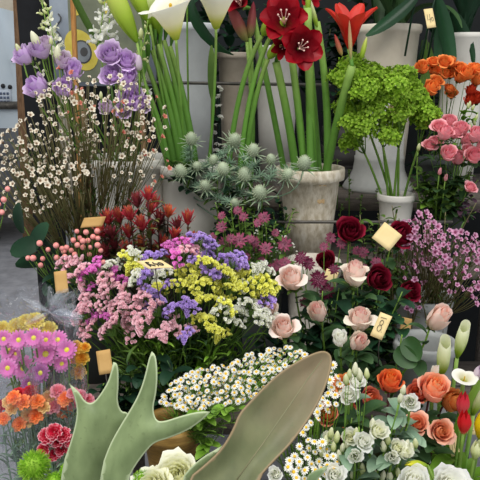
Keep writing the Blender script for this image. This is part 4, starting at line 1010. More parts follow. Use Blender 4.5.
snapdragon('small white snapdragon low right of the lilac lisianthus', 138, 68, 144, 92, 1.88, 8, M_WHT, 9)
LIS = [(24, 56, 18, LISI, M_LIL, F(-.8, .9), 'pale lilac lisianthus furthest toward the wooden post'), (40, 50, 19, LISI, M_LIL, F(-.3, 1.1), 'lilac lisianthus below the white spiral bud'),
       (46, 44, 14, LISI, M_LILP, F(.1, 1.4), 'small pale lisianthus next to the snapdragon spike'), (73, 71, 19, LISI, M_LIL, F(.4, .8), 'lilac lisianthus right above the left waxflowers'),
       (64, 88, 20, LISI, M_LIL, F(.2, .6), 'lilac lisianthus sunk into the waxflower tops'), (38, 87, 22, LISI, M_LIL, F(-.7, .8), 'lilac lisianthus low beside the dark gap'), (62, 61, 17, LISI, M_LILP, F(.3, 1), 'pale lilac lisianthus under the snapdragon spike'),
       (109, 53, 25, LISI_D, M_LIL, F(-.1, .6), 'full double lilac lisianthus before the painted board'), (126, 59, 22, LISI_D, M_LIL, F(.2, .6), 'double lilac lisianthus showing its swirled centre'),
       (111, 74, 23, LISI_D, M_LIL, F(-.2, .4), 'double lilac lisianthus below the full one'), (129, 77, 18, LISI, M_LIL, F(.3, .5), 'lilac lisianthus tucked right below the swirled one'), (131, 97, 26, LISI_D, M_LIL, F(.1, .5), 'large lilac lisianthus lowest of the right cluster'), (122, 110, 17, LISI_D, M_LIL, F(-.1, .1), 'lilac lisianthus hanging below the large one'), (140, 104, 18, LISI, M_LIL, F(.5, .4), 'lilac lisianthus at the right edge of the cluster'), (106, 108, 14, LISI, M_LILP, F(-.3, .4), 'pale lisianthus half hidden in waxflower twigs')]
for (x, y, w_, me_, mt, f, lab) in LIS: rose(lab, x, y, 1.84, w_*1.25, me_, mt, f, bb('lis'), name='lisianthus', cat='lisianthus', leaf=gm, nleaf=2, ls=.04, calyx=CALYX_P)
for (x, y, w_, mt, lab) in ((36, 41, 17, M_BUDW, 'white spiral lisianthus bud left of the snapdragon spike'), (19, 50, 11, M_BUDG, 'green lisianthus bud leaning out to the wooden post'), (58, 55, 16, M_BUDW, 'cream lisianthus bud at the foot of the snapdragon spike'), (139, 64, 15, M_LILP, 'blush lisianthus bud right of the swirled lilac bloom'), (141, 34, 10, M_BUDG, 'small green bud below the calla buds'), (51, 42, 8, M_BUDG, 'little green bud on the snapdragon side'), (101, 96, 8, M_BUDG, 'tiny green bud left of the large lilac bloom'), (121, 88, 8, M_BUDG, 'tiny green bud in the right lilac cluster')):
    rose(lab, x, y, 1.83, w_, BUD, mt, F(-.7 if x < 40 else .1, 1.9, .4), bb('lis'), name='lisianthus', cat='lisianthus bud', leaf=gm, nleaf=1, ls=.04, calyx=CALYX_P, part='bud')

# ---------------------------------------------------- white waxflower, left
def waxb(label, group, key, polys, n, md, y, mat, size, smat, perb, leafn=5, name='waxflower', yr=.08, spreadc=24, budf=.0, split=.55, rr=.0014, lm=LEAF_LONG, ls=.02, bmat=None):
    pts = []
    for poly, k in polys: pts += scatter(poly, k, md, RB)
    for g in clusters(pts, perb, spreadc):
        yy = y+RB.uniform(-yr, yr)
        spray(name, label, name, group, bb(key, .04), [P(a, b, yy+RB.uniform(-.02, .02)) for a, b in g], S(size, y), [var(WAX, mat), var(WAX, mat), var(WAX, bmat or mat)], 'floret', smat, r=rr, leaf=lm, nleaf=leafn, lsize=ls, split=split, toC=1.0, fup=.7, jit=1.1, szv=.4, lt=(.5, 1))
waxb('white waxflower branch with round dark-eyed florets left of the sea holly', 'white waxflower branches on the left', 'wax',
     [([(-4, 135), (30, 112), (70, 125), (95, 120), (95, 150), (88, 185), (50, 210), (10, 220), (-4, 200)], 165), ([(28, 95), (60, 78), (120, 75), (150, 90), (150, 125), (90, 125), (45, 115)], 70), ([(85, 130), (155, 120), (155, 185), (110, 185), (80, 200)], 50)], 265, 4.6, 1.66, M_WAXW, 5.2, G['brown'], 9, bmat=M_WAXW)
waxb('white waxflower branch with coral buds before the lilac flowers', 'coral-budded waxflower branches', 'wax', [([(62, 62), (80, 70), (95, 105), (90, 130), (60, 110), (48, 85)], 14), ([(110, 100), (165, 95), (170, 175), (150, 185), (115, 150)], 34)], 48, 6, 1.72, M_WAXC, 4.2, G['brown'], 8, bmat=M_WAXW)
for i in range(40):   # bare green-brown twigs filling the bunch
    x = (20+RB.random()*130 if i > 8 else RB.random()*50); sprig('thin needle-leaved waxflower twig without flowers in the left bunch', x, 130+RB.random()*70, 1.74, bb('wax', .06), LEAF_LONG, 12, .03, 'bare waxflower twigs on the left', name='waxflower_twig', smat=G['brown'], cat='waxflower')
# pink waxflower, right
waxb('pink waxflower branch with dark-eyed florets under the pink spray roses', 'pink waxflower branches on the right', 'waxp',
     [([(402, 222), (425, 210), (440, 228), (478, 235), (484, 262), (452, 258), (438, 270), (420, 262), (404, 245)], 110), ([(430, 262), (484, 262), (484, 280), (460, 300), (440, 288)], 26), ([(404, 300), (420, 300), (420, 315), (402, 312)], 7), ([(466, 280), (484, 275), (484, 305), (470, 305)], 12), ([(400, 240), (425, 260), (425, 285), (400, 280)], 12)], 150, 4.6, 1.6, M_WAXP, 6.0, G['brown'], 8)
for i in range(34):
    x = 392+RB.random()*92; sprig('thin needle-leaved twig in the pink waxflower bunch', x, 200+RB.random()*90, 1.66, bb('waxp', .07), LEAF_LONG, 12, .028, 'bare twigs of the pink waxflower', name='waxflower_twig', smat=G['brown'], cat='waxflower')

# ---------------------------------------------------- sea holly
BR['ery'] = V((WB[1].x, WB[1].y, WB[1].z))
for (x, y, w_) in ((182, 173, 30), (245, 177, 32), (285, 175, 28), (261, 195, 34), (303, 166, 34), (225, 171, 28), (192, 141, 28), (232, 141, 30), (253, 152, 28), (206, 186, 26), (213, 160, 22), (272, 160, 22), (196, 166, 22), (236, 203, 20)):
    f = F(RB.uniform(-.5, .5), RB.uniform(.9, 1.8)); h = P(x, y+3, 1.8+RB.uniform(-.04, .04))
    o = flower('sea_holly', 'grey-green spiky sea holly head in front of the white pot', 'sea holly', bb('ery', .05, -.06), h, f, var(ERYB, M_ERY), S(w_*.92, 1.8), 'sea holly heads before the white pot', part='bract_collar', smat=G['grey'], leaf=None, r=.002, sub=('thistle_cone', ERYC))
    for k in range(3):
        fb_ = link('leaf', var(ERYB, G['grey']), o, (h-V(o.location))*(.62+.12*k)+V((RB.uniform(-.01, .01), -.005, 0)), zrot(V((RB.uniform(-.6, .6), -.4, 1))), .055)
# ---------------------------------------------------- red leucadendron
for (x, y) in ((108, 216), (120, 214), (113, 230), (131, 212), (138, 199), (150, 206), (143, 222), (117, 240), (140, 240), (153, 247), (129, 229), (160, 216), (168, 209), (173, 230), (161, 240), (183, 243), (151, 227), (192, 236), (104, 228), (157, 198), (178, 221), (127, 246), (170, 250), (188, 216), (148, 192), (108, 248)):
    f = F(RB.uniform(-.5, .5)+(x-145)/120, RB.uniform(1.6, 3.5)); y_ = 1.6+RB.uniform(-.05, .05)
    flower('leucadendron', 'dark red pointed bract head between coral berries and the white pot', 'leucadendron', bb('leu', .02), P(x, y+9, y_), f, var(LEUCA, M_LEU3 if (x, y) in ((140, 240), (153, 247), (168, 209), (183, 243)) else RB.choice((M_LEU, M_LEU, M_LEU2))), S(22, 1.6)*RB.uniform(.85, 1.15), 'red leucadendron heads', part='bract_head', smat=G['redleaf'], leaf=var(LEAF_LANCE, G['redleaf'] if RB.random() < .5 else G['olive']), nleaf=9, lsize=.042, lt=(.55, 1), r=.0025)
# ---------------------------------------------------- coral berries
BER = [(77, 231), (80, 238), (78, 245), (74, 240), (83, 247), (87, 232), (88, 240), (91, 247), (93, 237), (97, 231), (98, 245), (98, 238), (101, 250), (68, 247), (64, 251), (62, 248), (57, 245), (48, 249), (40, 243), (43, 258), (42, 265), (33, 258), (28, 258), (58, 258), (80, 262), (105, 262), (70, 260), (72, 250), (84, 241), (90, 254), (75, 254), (66, 256)]
br_b = V((P(84, 300, 1.6).x, 1.6, P(0, 300, 1.6).z-.05))
for g in clusters(BER, 5, 18): spray('berry_branch', 'green stem with round coral-pink berries left of the brown card', 'berries', 'coral berry stems above the statice', bb(br_b, .02, -.04), [P(a, b+2, 1.5+RB.uniform(-.03, .03)) for a, b in g], S(5.6, 1.5), var(BERRY, M_BER), 'berry', G['stalk'], r=.0012, leaf=gd, nleaf=4, lsize=.045, toC=.6, split=.7)
spray('berry_branch', 'coral-pink berries at the frame edge beside the white waxflower', 'berries', None, P(-12, 290, 1.55), [P(a, b, 1.52) for a, b in ((3, 214), (0, 206), (5, 202), (8, 191), (-3, 212))], S(5.6, 1.5), var(BERRY, M_BER), 'berry', G['stalk'], r=.0014, leaf=gd, nleaf=2, lsize=.04)
# glossy dark leaves at the left
for i, (x, y, az, s, lab) in enumerate(((12, 220, 95, .075, 'dark green oval leaf at the frame edge below the waxflower'), (20, 246, 200, .085, 'curled dark glossy leaf over the grey pavement'), (38, 238, 60, .08, 'dark glossy leaf under the left waxflower'), (28, 262, 180, .085, 'flat dark green leaf left of the coral berries'), (48, 285, 270, .09, 'dark green leaf seen through the clear wrap'), (48, 250, 140, .07, 'broad dark leaf beside the coral berries'), (75, 300, 250, .09, 'dark shaded leaf above the pink statice'))):
    base = P(72, 300, 1.62); h = P(x+(8 if az > 90 else 0), y, 1.55); root = thing('glossy_leaf', lab, 'leaf', base)
    m = MB(); m.tube([p-base for p in bez(base, (base+h)/2+V((0, 0, -.02)), h, 6)], .0016, .0012, 5); link('stem', m.mesh('stem', G['stalk']), root)
    d = V((math.cos(math.radians(az)), -.55, math.sin(math.radians(az)))); m = MB(); m.petal(0, 8, -18, s*1.15, s*.62, nv=9, nu=6, sh=(.5, .5), cup=.12, fold=.1)
    q = V((1, 0, 0)).rotation_difference(nrm(V((math.cos(math.radians(az)), -.15, math.sin(math.radians(az)))))); link('blade', m.mesh('blade', G['dark']), root, h-base-(q @ V((1, 0, 0)))*s*.45, q @ Quaternion((1, 0, 0), 1.1), .88)
# ---------------------------------------------------- maroon masterwort
AS = [(238, 210, 9), (244, 216, 9), (222, 226, 11), (225, 242, 13), (240, 240, 15), (255, 241, 11), (266, 248, 13), (262, 216, 8), (258, 222, 9), (265, 217, 11), (231, 238, 10), (257, 248, 8), (285, 243, 14), (261, 260, 9), (272, 268, 11), (279, 264, 12), (285, 262, 11), (250, 238, 9), (247, 256, 8), (330, 237, 11), (324, 246, 9), (341, 243, 10), (363, 252, 11), (371, 283, 14), (357, 250, 9), (376, 262, 11), (345, 296, 9), (222, 215, 8), (275, 232, 8), (213, 236, 8), (364, 268, 9)]
for i, (x, y, w_) in enumerate(AS):
    near = x > 300; yy = (1.55 if near else 1.64)+RB.uniform(-.04, .04); bs_ = bb('rose' if near else 'astr', .03)
    flower('masterwort', 'small maroon pincushion flower ' + ('among the dark red roses' if near else 'between sea holly and statice'), 'masterwort', bs_, P(x, y+1, yy), F(RB.uniform(-.4, .4), RB.uniform(.2, .9)), var(ASTRB, M_AST), S(w_*1.15, yy), 'maroon masterwort ' + ('by the roses' if near else 'left of the cream pot'), part='bract_collar', smat=G['stalk'], leaf=gm if not near else None, nleaf=5, lsize=.03, r=.0013, sub=('pincushion', PINS), lt=(.5, 1))
for (x, y, w_, lab) in ((302, 257, 14, 'dark masterwort head above the blush rose'), (308, 262, 13, 'dark masterwort head beside the white pot rim'), (318, 278, 18, 'largest dark masterwort head facing the front'), (327, 290, 15, 'dark masterwort head below the torn card'), (306, 301, 14, 'dark masterwort head right of the blush rose'), (334, 268, 11, 'dark masterwort head above the torn card')):
    flower('masterwort', lab, 'masterwort', bb('rose', .03), P(x, y+2, 1.42), F(RB.uniform(-.5, .3), RB.uniform(.1, .8)), var(ASTRB, M_AST2), S(w_*1.15, 1.42), None, part='bract_collar', smat=G['stalk'], r=.0014, sub=('pincushion', PINS))
for i, (x, y) in enumerate(scatter([(212, 200), (300, 205), (290, 285), (272, 290), (215, 262)], 24, 11, RB)): sprig('fine dark green sprig behind the maroon masterwort', x, y, 1.73, bb('astr', .04), gm, 14, .02, 'fine green sprigs behind the masterwort')
for i, (x, y) in enumerate(scatter([(255, 225), (286, 225), (290, 250), (260, 262)], 7, 9, RB)):
    spray('tiny_white_filler', 'thin sprig with tiny white specks beside the lower cream pot', 'filler flower', 'tiny white sprigs by the cream pot', bb('astr', .03), [P(x+RB.uniform(-7, 7), y+RB.uniform(-7, 7), 1.7) for _ in range(6)], S(2.6, 1.7), var(WAX, M_WHT), 'floret', G['mid'], r=.0007)

for i, (x, y) in enumerate(scatter([(165, 165), (300, 180), (295, 225), (215, 222), (196, 205), (170, 195)], 20, 12, RB)): sprig('grey-green leafy sprig between the sea holly heads', x, y, 1.84, bb('ery', .05, -.06) if x < 215 else P(x, 270, 1.86), RB.choice((LEAF_LONG, gm, gd)), 10, .04, 'leafy sprigs among the sea holly', lt=(.35, 1))
for i, (x, y) in enumerate(scatter([(340, 212), (395, 205), (412, 240), (410, 300), (385, 300), (345, 260)], 24, 12, RB)): sprig('thin brown-green twig behind the dark red roses', x, y, 1.74, P(x+RB.uniform(-6, 6), 330, 1.8), RB.choice((LEAF_LONG, gd, gm)), 12, .032, 'twigs behind the dark red roses', smat=G['brown'], lt=(.2, 1))
# ---------------------------------------------------- roses, middle right
rb = 'rose'
RS = [(350, 232, 27, 1.52, ROSE, M_DRED, F(-.1, .6), 'dark red rose behind the maroon masterwort, left of the blank card'),
      (399, 236, 27, 1.56, ROSE, M_DRED, F(.3, .6), 'dark red rose half hidden by the blank cream card'),
      (326, 262, 20, 1.56, ROSE, M_DRED, F(-.2, .6), 'dark red rose between the white pot and the blush rose'),
      (377, 279, 26, 1.52, ROSE, M_DRED, F(.2, .4), 'shaded dark red rose right of the upper blush rose'),
      (408, 291, 22, 1.58, ROSE, M_DRED, F(.3, .5), 'shaded dark red rose under the pink waxflower'),
      (291, 278, 30, 1.36, ROSE_F, M_BLUSH, F(-.6, 1.6), 'blush pink rose in profile below the white pot rim'),
      (283, 327, 30, 1.22, ROSE_F, M_BLUSH, F(-.3, 1.4), 'blush rose resting against the white statice'),
      (270, 308, 22, 1.28, ROSE, M_BLUSH, F(-.7, .7), 'deeper pink rose half hidden by the statice'),
      (355, 272, 30, 1.36, ROSE_F, M_BLUSHW, F(0, 4.5), 'blush rose with green-white outer petals, upper of the middle pair'),
      (360, 318, 30, 1.26, ROSE_F, M_BLUSHW, F(0, 2.8), 'blush rose with ruffled rim beside the card marked 8'),
      (434, 323, 21, 1.24, ROSE_B, M_BLUSH, F(.3, 1.2), 'closed blush rosebud leaning right above the small callas'),
      (356, 345, 17, 1.2, ROSE_B, M_BLUSHW, F(.2, .9), 'small blush rose under the card marked 8'),
      (340, 341, 15, 1.2, ROSE_B, M_WHT, F(-.3, 1), 'small white rose left under the middle blush pair'),
      (320, 316, 17, 1.3, ROSE_B, M_BLUSHW, F(-.5, 1.2), 'thin blush bud with a green-white petal left of the middle roses')]
for (x, y, w_, yy, me_, mt, f, lab) in RS: rose(lab, x, y, yy, w_, me_, mt, f, bb(rb, .03), ls=.06, nleaf=5, lt=(.55, 1))
for i, (x, y) in enumerate(scatter([(300, 300), (330, 285), (400, 285), (415, 330), (398, 372), (330, 372), (295, 340)], 26, 13, RB)): sprig('dark green rose-leaved sprig beneath the blush roses', x, y, 1.4, bb(rb, .05), RB.choice((ggl, gd, var(LEAF_OV, G['rose']))), 7, .055, 'rose foliage beneath the blush roses', lt=(.5, 1))
for i, (x, y) in enumerate(scatter([(260, 320), (305, 320), (310, 350), (262, 352)], 9, 12, RB)): sprig('dark green leafy sprig between the statice and the chamomile', x, y, 1.36, P(x, 420, 1.4), gd, 7, .05, 'leafy sprigs behind the chamomile', lt=(.4, 1))
for (x0, y0, x1, y1, lab) in ((414, 352, 425, 372, 'large dark green leaf above the small cream calla'), (402, 335, 420, 350, 'large green leaf left of the closed rosebud')):
    base = P(390, 400, 1.3); h = P(x0, y0, 1.2); root = thing('rose_leaf', lab, 'leaf', base); m = MB(); m.tube([p-base for p in bez(base, (base+h)/2, h, 6)], .002, .0015, 5); link('stem', m.mesh('stem', G['stalk']), root)
    q = V((1, 0, 0)).rotation_difference(nrm(P(x1, y1, 1.16)-h)); m = MB(); m.petal(0, 5, -15, .055, .042, nv=9, nu=6, sh=(.5, .5), cup=.15, fold=.15); link('blade', m.mesh('blade', G['deepleaf']), root, (P(x0-8, y0-14, 1.19) if x0 > 410 else P(x0-6, y0+14, 1.19))-base, q @ Quaternion((1, 0, 0), 1.15), .95)
# ---------------------------------------------------- statice
ST = {'magenta': [(98, 265), (90, 273), (115, 273), (120, 281), (90, 292), (90, 316), (102, 317), (172, 250), (183, 243), (177, 258)],
 'pink': [(110, 280), (118, 287), (105, 288), (125, 293), (131, 301), (140, 294), (148, 299), (107, 298), (85, 303), (93, 299), (100, 307), (113, 308), (82, 312), (135, 311), (155, 309), (145, 317), (165, 331), (175, 325), (185, 331), (190, 334), (158, 337), (115, 320), (108, 329), (93, 324), (130, 333), (62, 263), (70, 268), (82, 270), (74, 262), (65, 279), (190, 248), (196, 256), (184, 252), (122, 303), (128, 318), (102, 280), (83, 283), (140, 325), (84, 335), (78, 322)],
 'white': [(129, 257), (107, 267), (115, 266), (141, 271), (137, 277), (155, 281), (160, 274), (260, 268), (267, 270), (254, 273), (243, 287), (218, 307), (230, 315), (237, 312), (248, 304), (255, 309), (260, 316), (266, 318), (273, 320), (235, 322), (243, 318), (134, 253)],
 'yellow': [(127, 261), (137, 263), (132, 267), (147, 268), (155, 290), (162, 287), (176, 275), (190, 270), (196, 275), (184, 286), (192, 288), (200, 286), (210, 284), (218, 288), (226, 282), (228, 276), (235, 275), (243, 275), (249, 278), (240, 282), (232, 289), (259, 286), (266, 285), (271, 290), (256, 293), (208, 264), (198, 298), (210, 300), (219, 296), (225, 303), (203, 320), (209, 326), (215, 331), (222, 336), (227, 307), (180, 284), (246, 290)],
 'purple': [(147, 257), (154, 256), (160, 255), (145, 275), (153, 274), (149, 290), (155, 297), (165, 287), (173, 284), (153, 302), (158, 306), (168, 312), (176, 309), (190, 305), (185, 309), (196, 237), (201, 240), (208, 243), (213, 248), (206, 251), (227, 263), (235, 261), (241, 260), (226, 268), (198, 263), (198, 271), (210, 275), (217, 272), (263, 300), (270, 299), (186, 335), (236, 266), (203, 257)]}
sb = BR['stat']
for colr, pts_ in ST.items():
    for g in clusters(pts_, 3, 17):
        hs = []
        for (x, y) in g:
            yy = 1.33-.0011*(y-250)+RB.uniform(-.025, .025)-.0002*abs(x-180); hs.append(P(x, y, yy))
        cx = sum(p[0] for p in g)/len(g)
        fc = [V((RB.uniform(-.4, .4)+(cx-175)/140, -.75+RB.uniform(-.3, .3), 1)) for _ in g]
        root = spray('statice', {'white': 'white statice stem with papery florets', 'yellow': 'yellow statice stem with comb-like florets', 'purple': 'purple statice stem with papery combs', 'magenta': 'bright magenta statice stem', 'pink': 'pale pink statice stem with small florets'}[colr]+' in the mixed statice bunch', 'statice', colr+' statice in the mixed bunch', bb('stat', .035), hs, S(16, 1.3), [var(s_, MST[colr]) for s_ in STAT], 'flower_comb', G['mid'], r=.0022, faces=fc, szv=.2, leaf=LEAF_LONG, nleaf=3, lsize=.05, split=.6, extra=('flower_stalks', STATST))
for i in range(40):
    x = 95+RB.random()*165; sprig('narrow-leaved green statice stalk without flowers low in the bunch', x, 318+RB.random()*42, 1.24+RB.random()*.08, bb('stat', .04), var(LEAF_LONG, RB.choice((G['mid'], G['rose'], G['bright']))), 9, .055, 'bare statice stalks', name='statice_stalk', cat='statice', r=.0022, lt=(.3, 1))
# ---------------------------------------------------- chamomile
CH1 = [(158, 402), (172, 382), (195, 370), (228, 365), (252, 352), (288, 346), (308, 352), (300, 364), (276, 380), (250, 400), (232, 404), (210, 404), (196, 412), (178, 408)]
CH2 = [(318, 372), (334, 364), (342, 380), (344, 400), (330, 412), (318, 420), (300, 432), (322, 440), (334, 452), (340, 470), (318, 482), (292, 478), (286, 462), (304, 436)]
def cham(poly, n, md, y0, size, base, label, group, slope, perb, leafn):
    pts_ = scatter(poly, n, md, RB, 9000)
    for g in clusters(pts_, perb, 22):
        spray('chamomile', label, 'chamomile', group, bb(base, .02, -.04), [P(x, y, y0+slope*(400-y)+RB.uniform(-.02, .02)) for x, y in g], S(size, y0), var(CHAM, M_CHAM), 'flower_head', G['bright'], r=.001, sub=('disc_floret', CHAM_C), leaf=LEAF_FEA, nleaf=leafn, lsize=.05, toC=.6, fup=.9, jit=.8, szv=.25, split=.55, lt=(.3, 1))
cham(CH1, 225, 4.6, 1.12, 7.6, BB[1]+V((.02, 0, 0)), 'white chamomile stem growing from the ochre bowl', 'chamomile stems in the ochre bowl', .0016, 8, 5)
C2 = BB[1]+V((.24, 0, -.06))
BR['ch2'] = C2
pot('bucket', 'dark bucket holding the chamomile right of the olive frond', 312, 520, 1.06, 60, .12, BLACKP, base=.8, cat='bucket')
cham(CH2, 92, 6.3, 1.0, 9.2, P(312, 525, 1.06), 'white chamomile stem right of the broad olive frond', 'chamomile stems right of the olive frond', .0012, 5, 4)
for x, y in scatter([(195, 412), (245, 402), (235, 430), (210, 462), (198, 455)], 14, 9, RB): sprig('feathery green chamomile shoot above the ochre bowl', x, y, 1.06, BB[1]+V((.03, -.02, -.04)), RB.choice((LEAF_FEA, LEAF_FEA, LEAF_FEA, gl)), 9, .03, 'green chamomile shoots over the bowl', lt=(.4, 1), name='chamomile_shoot', cat='chamomile')
for x, y in scatter([(262, 400), (325, 385), (315, 470), (285, 476), (280, 440)], 16, 11, RB): sprig('feathery green chamomile shoot right of the olive frond', x, y, 1.06, P(305, 520, 1.08), LEAF_FEA, 9, .035, 'green shoots right of the olive frond', lt=(.3, 1), name='chamomile_shoot', cat='chamomile')

# ---------------------------------------------------- coral roses, white lisianthus, tulips, small callas (front right)
cbk = pot('bucket', 'dark bucket holding the coral roses', 398, 470, 1.2, 78, .2, BLACKP, base=.8, cat='bucket')[1]
BR['coral'] = cbk+V((0, 0, .0))
CR = [(390, 383, 26, 1.08, ROSE, M_ORANGE, F(-.1, 2), 'orange-red rose standing alone above the others'), (370, 398, 22, 1.12, ROSE, M_CORAL2, F(.2, .7), 'deep coral rose right behind the white lisianthus'),
      (343, 384, 26, 1.14, ROSE_O, M_APRI, F(-.4, .8), 'apricot rose behind the lisianthus buds'), (327, 414, 25, 1.12, ROSE, M_CORAL2, F(-.3, .8), 'deep coral rose next to the olive frond tip'),
      (433, 390, 32, 1.08, ROSE, M_CORAL, F(.1, 1.6), 'large coral rose at the middle of the coral cluster'), (419, 393, 24, 1.1, ROSE, M_CORAL2, F(-.5, .8), 'coral rose left behind the large one'), (452, 402, 26, 1.11, ROSE, M_APRI, F(.6, .8), 'apricot-edged coral rose right behind the large one'),
      (417, 423, 27, 1.04, ROSE_O, M_CORAL, F(-.3, .9), 'open coral rose with orange heart below the cluster'), (442, 431, 29, 1.02, ROSE_O, M_CORAL, F(.05, .7), 'round coral rose showing its swirled orange heart'),
      (342, 434, 14, 1.12, ROSE_S, M_ORANGE, F(0, .8), 'small orange rose among the white lisianthus'), (348, 406, 16, 1.16, ROSE, M_CORAL2, F(0, .5), 'small shaded coral rose under the white lisianthus bloom')]
for (x, y, w_, yy, me_, mt, f, lab) in CR: rose(lab, x, y, yy, w_, me_, mt, f, bb('coral', .03), ls=.05, nleaf=4, smat=G['redleaf'], lt=(.5, .95))
lbk = pot('bucket', 'dark bucket holding the white lisianthus', 360, 520, .96, 80, .12, BLACKP, base=.8, cat='bucket')[1]; BR['wl'] = lbk
WL = [(349, 395, 19, .99, LISI, M_WHT, F(-.2, .9), 'white lisianthus between apricot and deep coral roses'), (357, 380, 19, 1.0, LISI, M_WHT, F(.2, 1.2), 'white lisianthus behind the standing buds'), (410, 402, 18, .98, LISI_D, M_WHT, F(-.3, .6), 'round white lisianthus below the coral cluster'),
      (350, 437, 17, .95, LISI, M_CREAM, F(-.2, .9), 'creamy lisianthus left of the middle white group'), (364, 441, 20, .93, LISI, M_WHT, F(.1, .9), 'white lisianthus in the middle of the lower group'), (379, 430, 20, .94, LISI_D, M_CREAM, F(.3, 1.0), 'cream lisianthus highest of the lower group'),
      (355, 456, 15, .92, LISI, M_WHT, F(-.2, .6), 'white lisianthus low under the middle group'), (398, 447, 17, .94, LISI_D, M_CREAM, F(0, .9), 'cream lisianthus left of the yellow-green tulip'), (392, 457, 14, .93, LISI, M_WHT, F(-.2, .7), 'white lisianthus under the cream one'), (405, 453, 14, .94, LISI, M_CREAM, F(.4, .9), 'small cream lisianthus touching the yellow-green tulip'),
      (335, 474, 22, .9, LISI_D, M_WHT, F(0, .9), 'white lisianthus at the bottom edge beside the chamomile'), (329, 438, 13, .96, LISI, M_CREAM, F(-.2, 1), 'cream lisianthus beside the chamomile heads'), (275, 474, 16, .88, LISI_D, M_WHT, F(-.2, .8), 'white ruffled bloom under the olive frond at the bottom')]
for (x, y, w_, yy, me_, mt, f, lab) in WL: rose(lab, x, y, yy, w_*1.32, LISI_D if me_ is LISI and w_ > 15 else me_, mt, f, bb('wl', .03), name='lisianthus', cat='lisianthus', leaf=gg, nleaf=3, ls=.045, lt=(.45, .95), calyx=CALYX_P)
WBU = [(349, 374), (355, 371), (360, 376), (367, 374), (346, 380), (330, 433), (336, 438), (342, 447), (347, 444), (356, 433), (372, 425), (384, 447), (405, 445), (411, 450), (375, 474), (382, 476), (398, 472), (404, 476), (326, 441), (340, 456), (372, 436), (416, 443), (388, 440), (322, 452), (362, 470), (352, 474), (390, 478), (402, 390), (399, 398), (333, 447), (345, 466)]
for g in clusters(WBU, 2, 12):
    hs = [P(x, y+5, .95) for x, y in g]
    spray('lisianthus_buds', 'upright greenish-cream lisianthus buds at the lower right', 'lisianthus bud', 'closed lisianthus buds at the lower right', bb('wl', .03), hs, S(15, .95), [var(BUD, M_BUDG), var(BUD, M_BUDW), var(BUD, M_BUDG)], 'bud', G['stalk'], r=.0013, fup=2.2, toC=.2, jit=.4, leaf=gg, nleaf=2, lsize=.035, sub=('calyx', CALYX_P), split=.75)
for x, y in ((397, 412), (404, 426), (410, 418), (385, 452), (398, 405), (362, 412), (372, 415), (380, 468), (352, 418)): sprig('grey-green broad-leaved sprig among the white lisianthus', x, y, 1.0, bb('wl', .03), gg if 390 < x < 412 else var(LEAF_OV, G['rose']), 5, .045, 'grey-green leaf sprigs among the lisianthus', lt=(.65, 1))
tb = pot('bucket', 'grey bucket holding the tulips and small callas', 462, 500, 1.16, 84, .2, GREYD, base=.8, cat='bucket')[1]; BR['tul'] = tb
TU = [(461, 403, 14, 26, 1.04, M_TULP, F(.1, 4, .3), 'pinkish red closed tulip, upper of the two red ones'), (463, 421, 15, 26, 1.0, M_TUL, F(-.1, 4, .4), 'bright red closed tulip, lower of the two red ones'), (479, 424, 15, 30, 1.03, M_TULY, F(.1, 4, .3), 'yellow tulip cut by the frame edge'),
      (418, 466, 13, 24, .9, M_TULG, F(-2.4, .3, .6), 'yellow-green tulip lying on its side at the bottom'), (474, 448, 13, 22, .98, M_BUDG, F(.2, 2.5, .4), 'small green tulip bud near the bottom corner')]
for (x, y, w_, h_, yy, mt, f, lab) in TU:
    f = nrm(f); base = bb('tul', .02); c = P(x, y+0, yy)-V((f.x, f.y, f.z))*S(h_, yy)*.5 if x == 418 else P(x, y+h_*.5, yy)
    o = flower('tulip', lab, 'tulip', base, c+V((0, .0, 0)), f, var(TULIP, mt), S(h_, yy), leaf=None, r=.0032, smat=G['stalk'])
    b_ = [c_ for c_ in o.children if c_.name.startswith('blossom')][0]; k_ = S(w_, yy)/.46; b_.scale = (k_, k_, S(h_*1.12, yy))
    add_leaves(o, base, [base, c], var(LEAF_LANCE, G['bright']), 2, .11, .45, .7, RB)
calla_flower('tall slim cream calla left of the small group', 441, 376, 1.14, S(42, 1.14), CALLA_T, M_CALG, F(-.15, 4), bb('tul', .02), spin=PI/2, spad=False)
calla_flower('slim cream calla right behind the tall one', 457, 358, 1.17, S(38, 1.17), CALLA_T, M_CALG, F(.2, 4), bb('tul', .02), spin=1, spad=False)
calla_flower('short cream calla with rolled rim by the coral rose', 433, 383, 1.12, S(26, 1.12), CALLA_T, M_CALW, F(-.2, 2.2), bb('tul', .02), spin=-PI/2)
calla_flower('white open calla with a drooping tip at the dark rail', 463, 384, 1.1, S(20, 1.1), CALLA_W, M_CALW, F(-.15, 1.9), bb('tul', .02), spin=-PI/2-.4)
calla_flower('green calla sheath at the frame edge with white rim', 473, 415, 1.08, S(38, 1.08), CALLA_T, M_CALG, F(.2, 3.5), bb('tul', .02), spin=0, spad=False)
rose('pale pink closed bloom cut by the frame edge beside the white calla', 479, 375, 1.1, 15, ROSE_B, M_LILP, F(.3, 1), bb('tul', .02), nleaf=2)
m = MB(); a = bb('tul', .01)
for (x, y, w_) in ((433, 443, 1), (476, 372, 1), (462, 445, 1), (456, 460, 1), (446, 462, -1)):
    base = bb('tul', .02); h = P(x, y, 1.06); m = MB(); d = (h-base); m.petal(math.atan2(d.y, d.x), math.degrees(math.asin(min(.99, d.z/d.length)))+8, math.degrees(math.asin(min(.99, d.z/d.length)))-12, d.length, .035, nv=12, nu=5, sh=(.3, .5), fold=.3)
    thing('tulip_leaf', 'long pointed green leaf among the tulips and small callas', 'leaf', base, 'tulip leaves at the lower right', me=m.mesh('tulip_leaf', G['bright']))
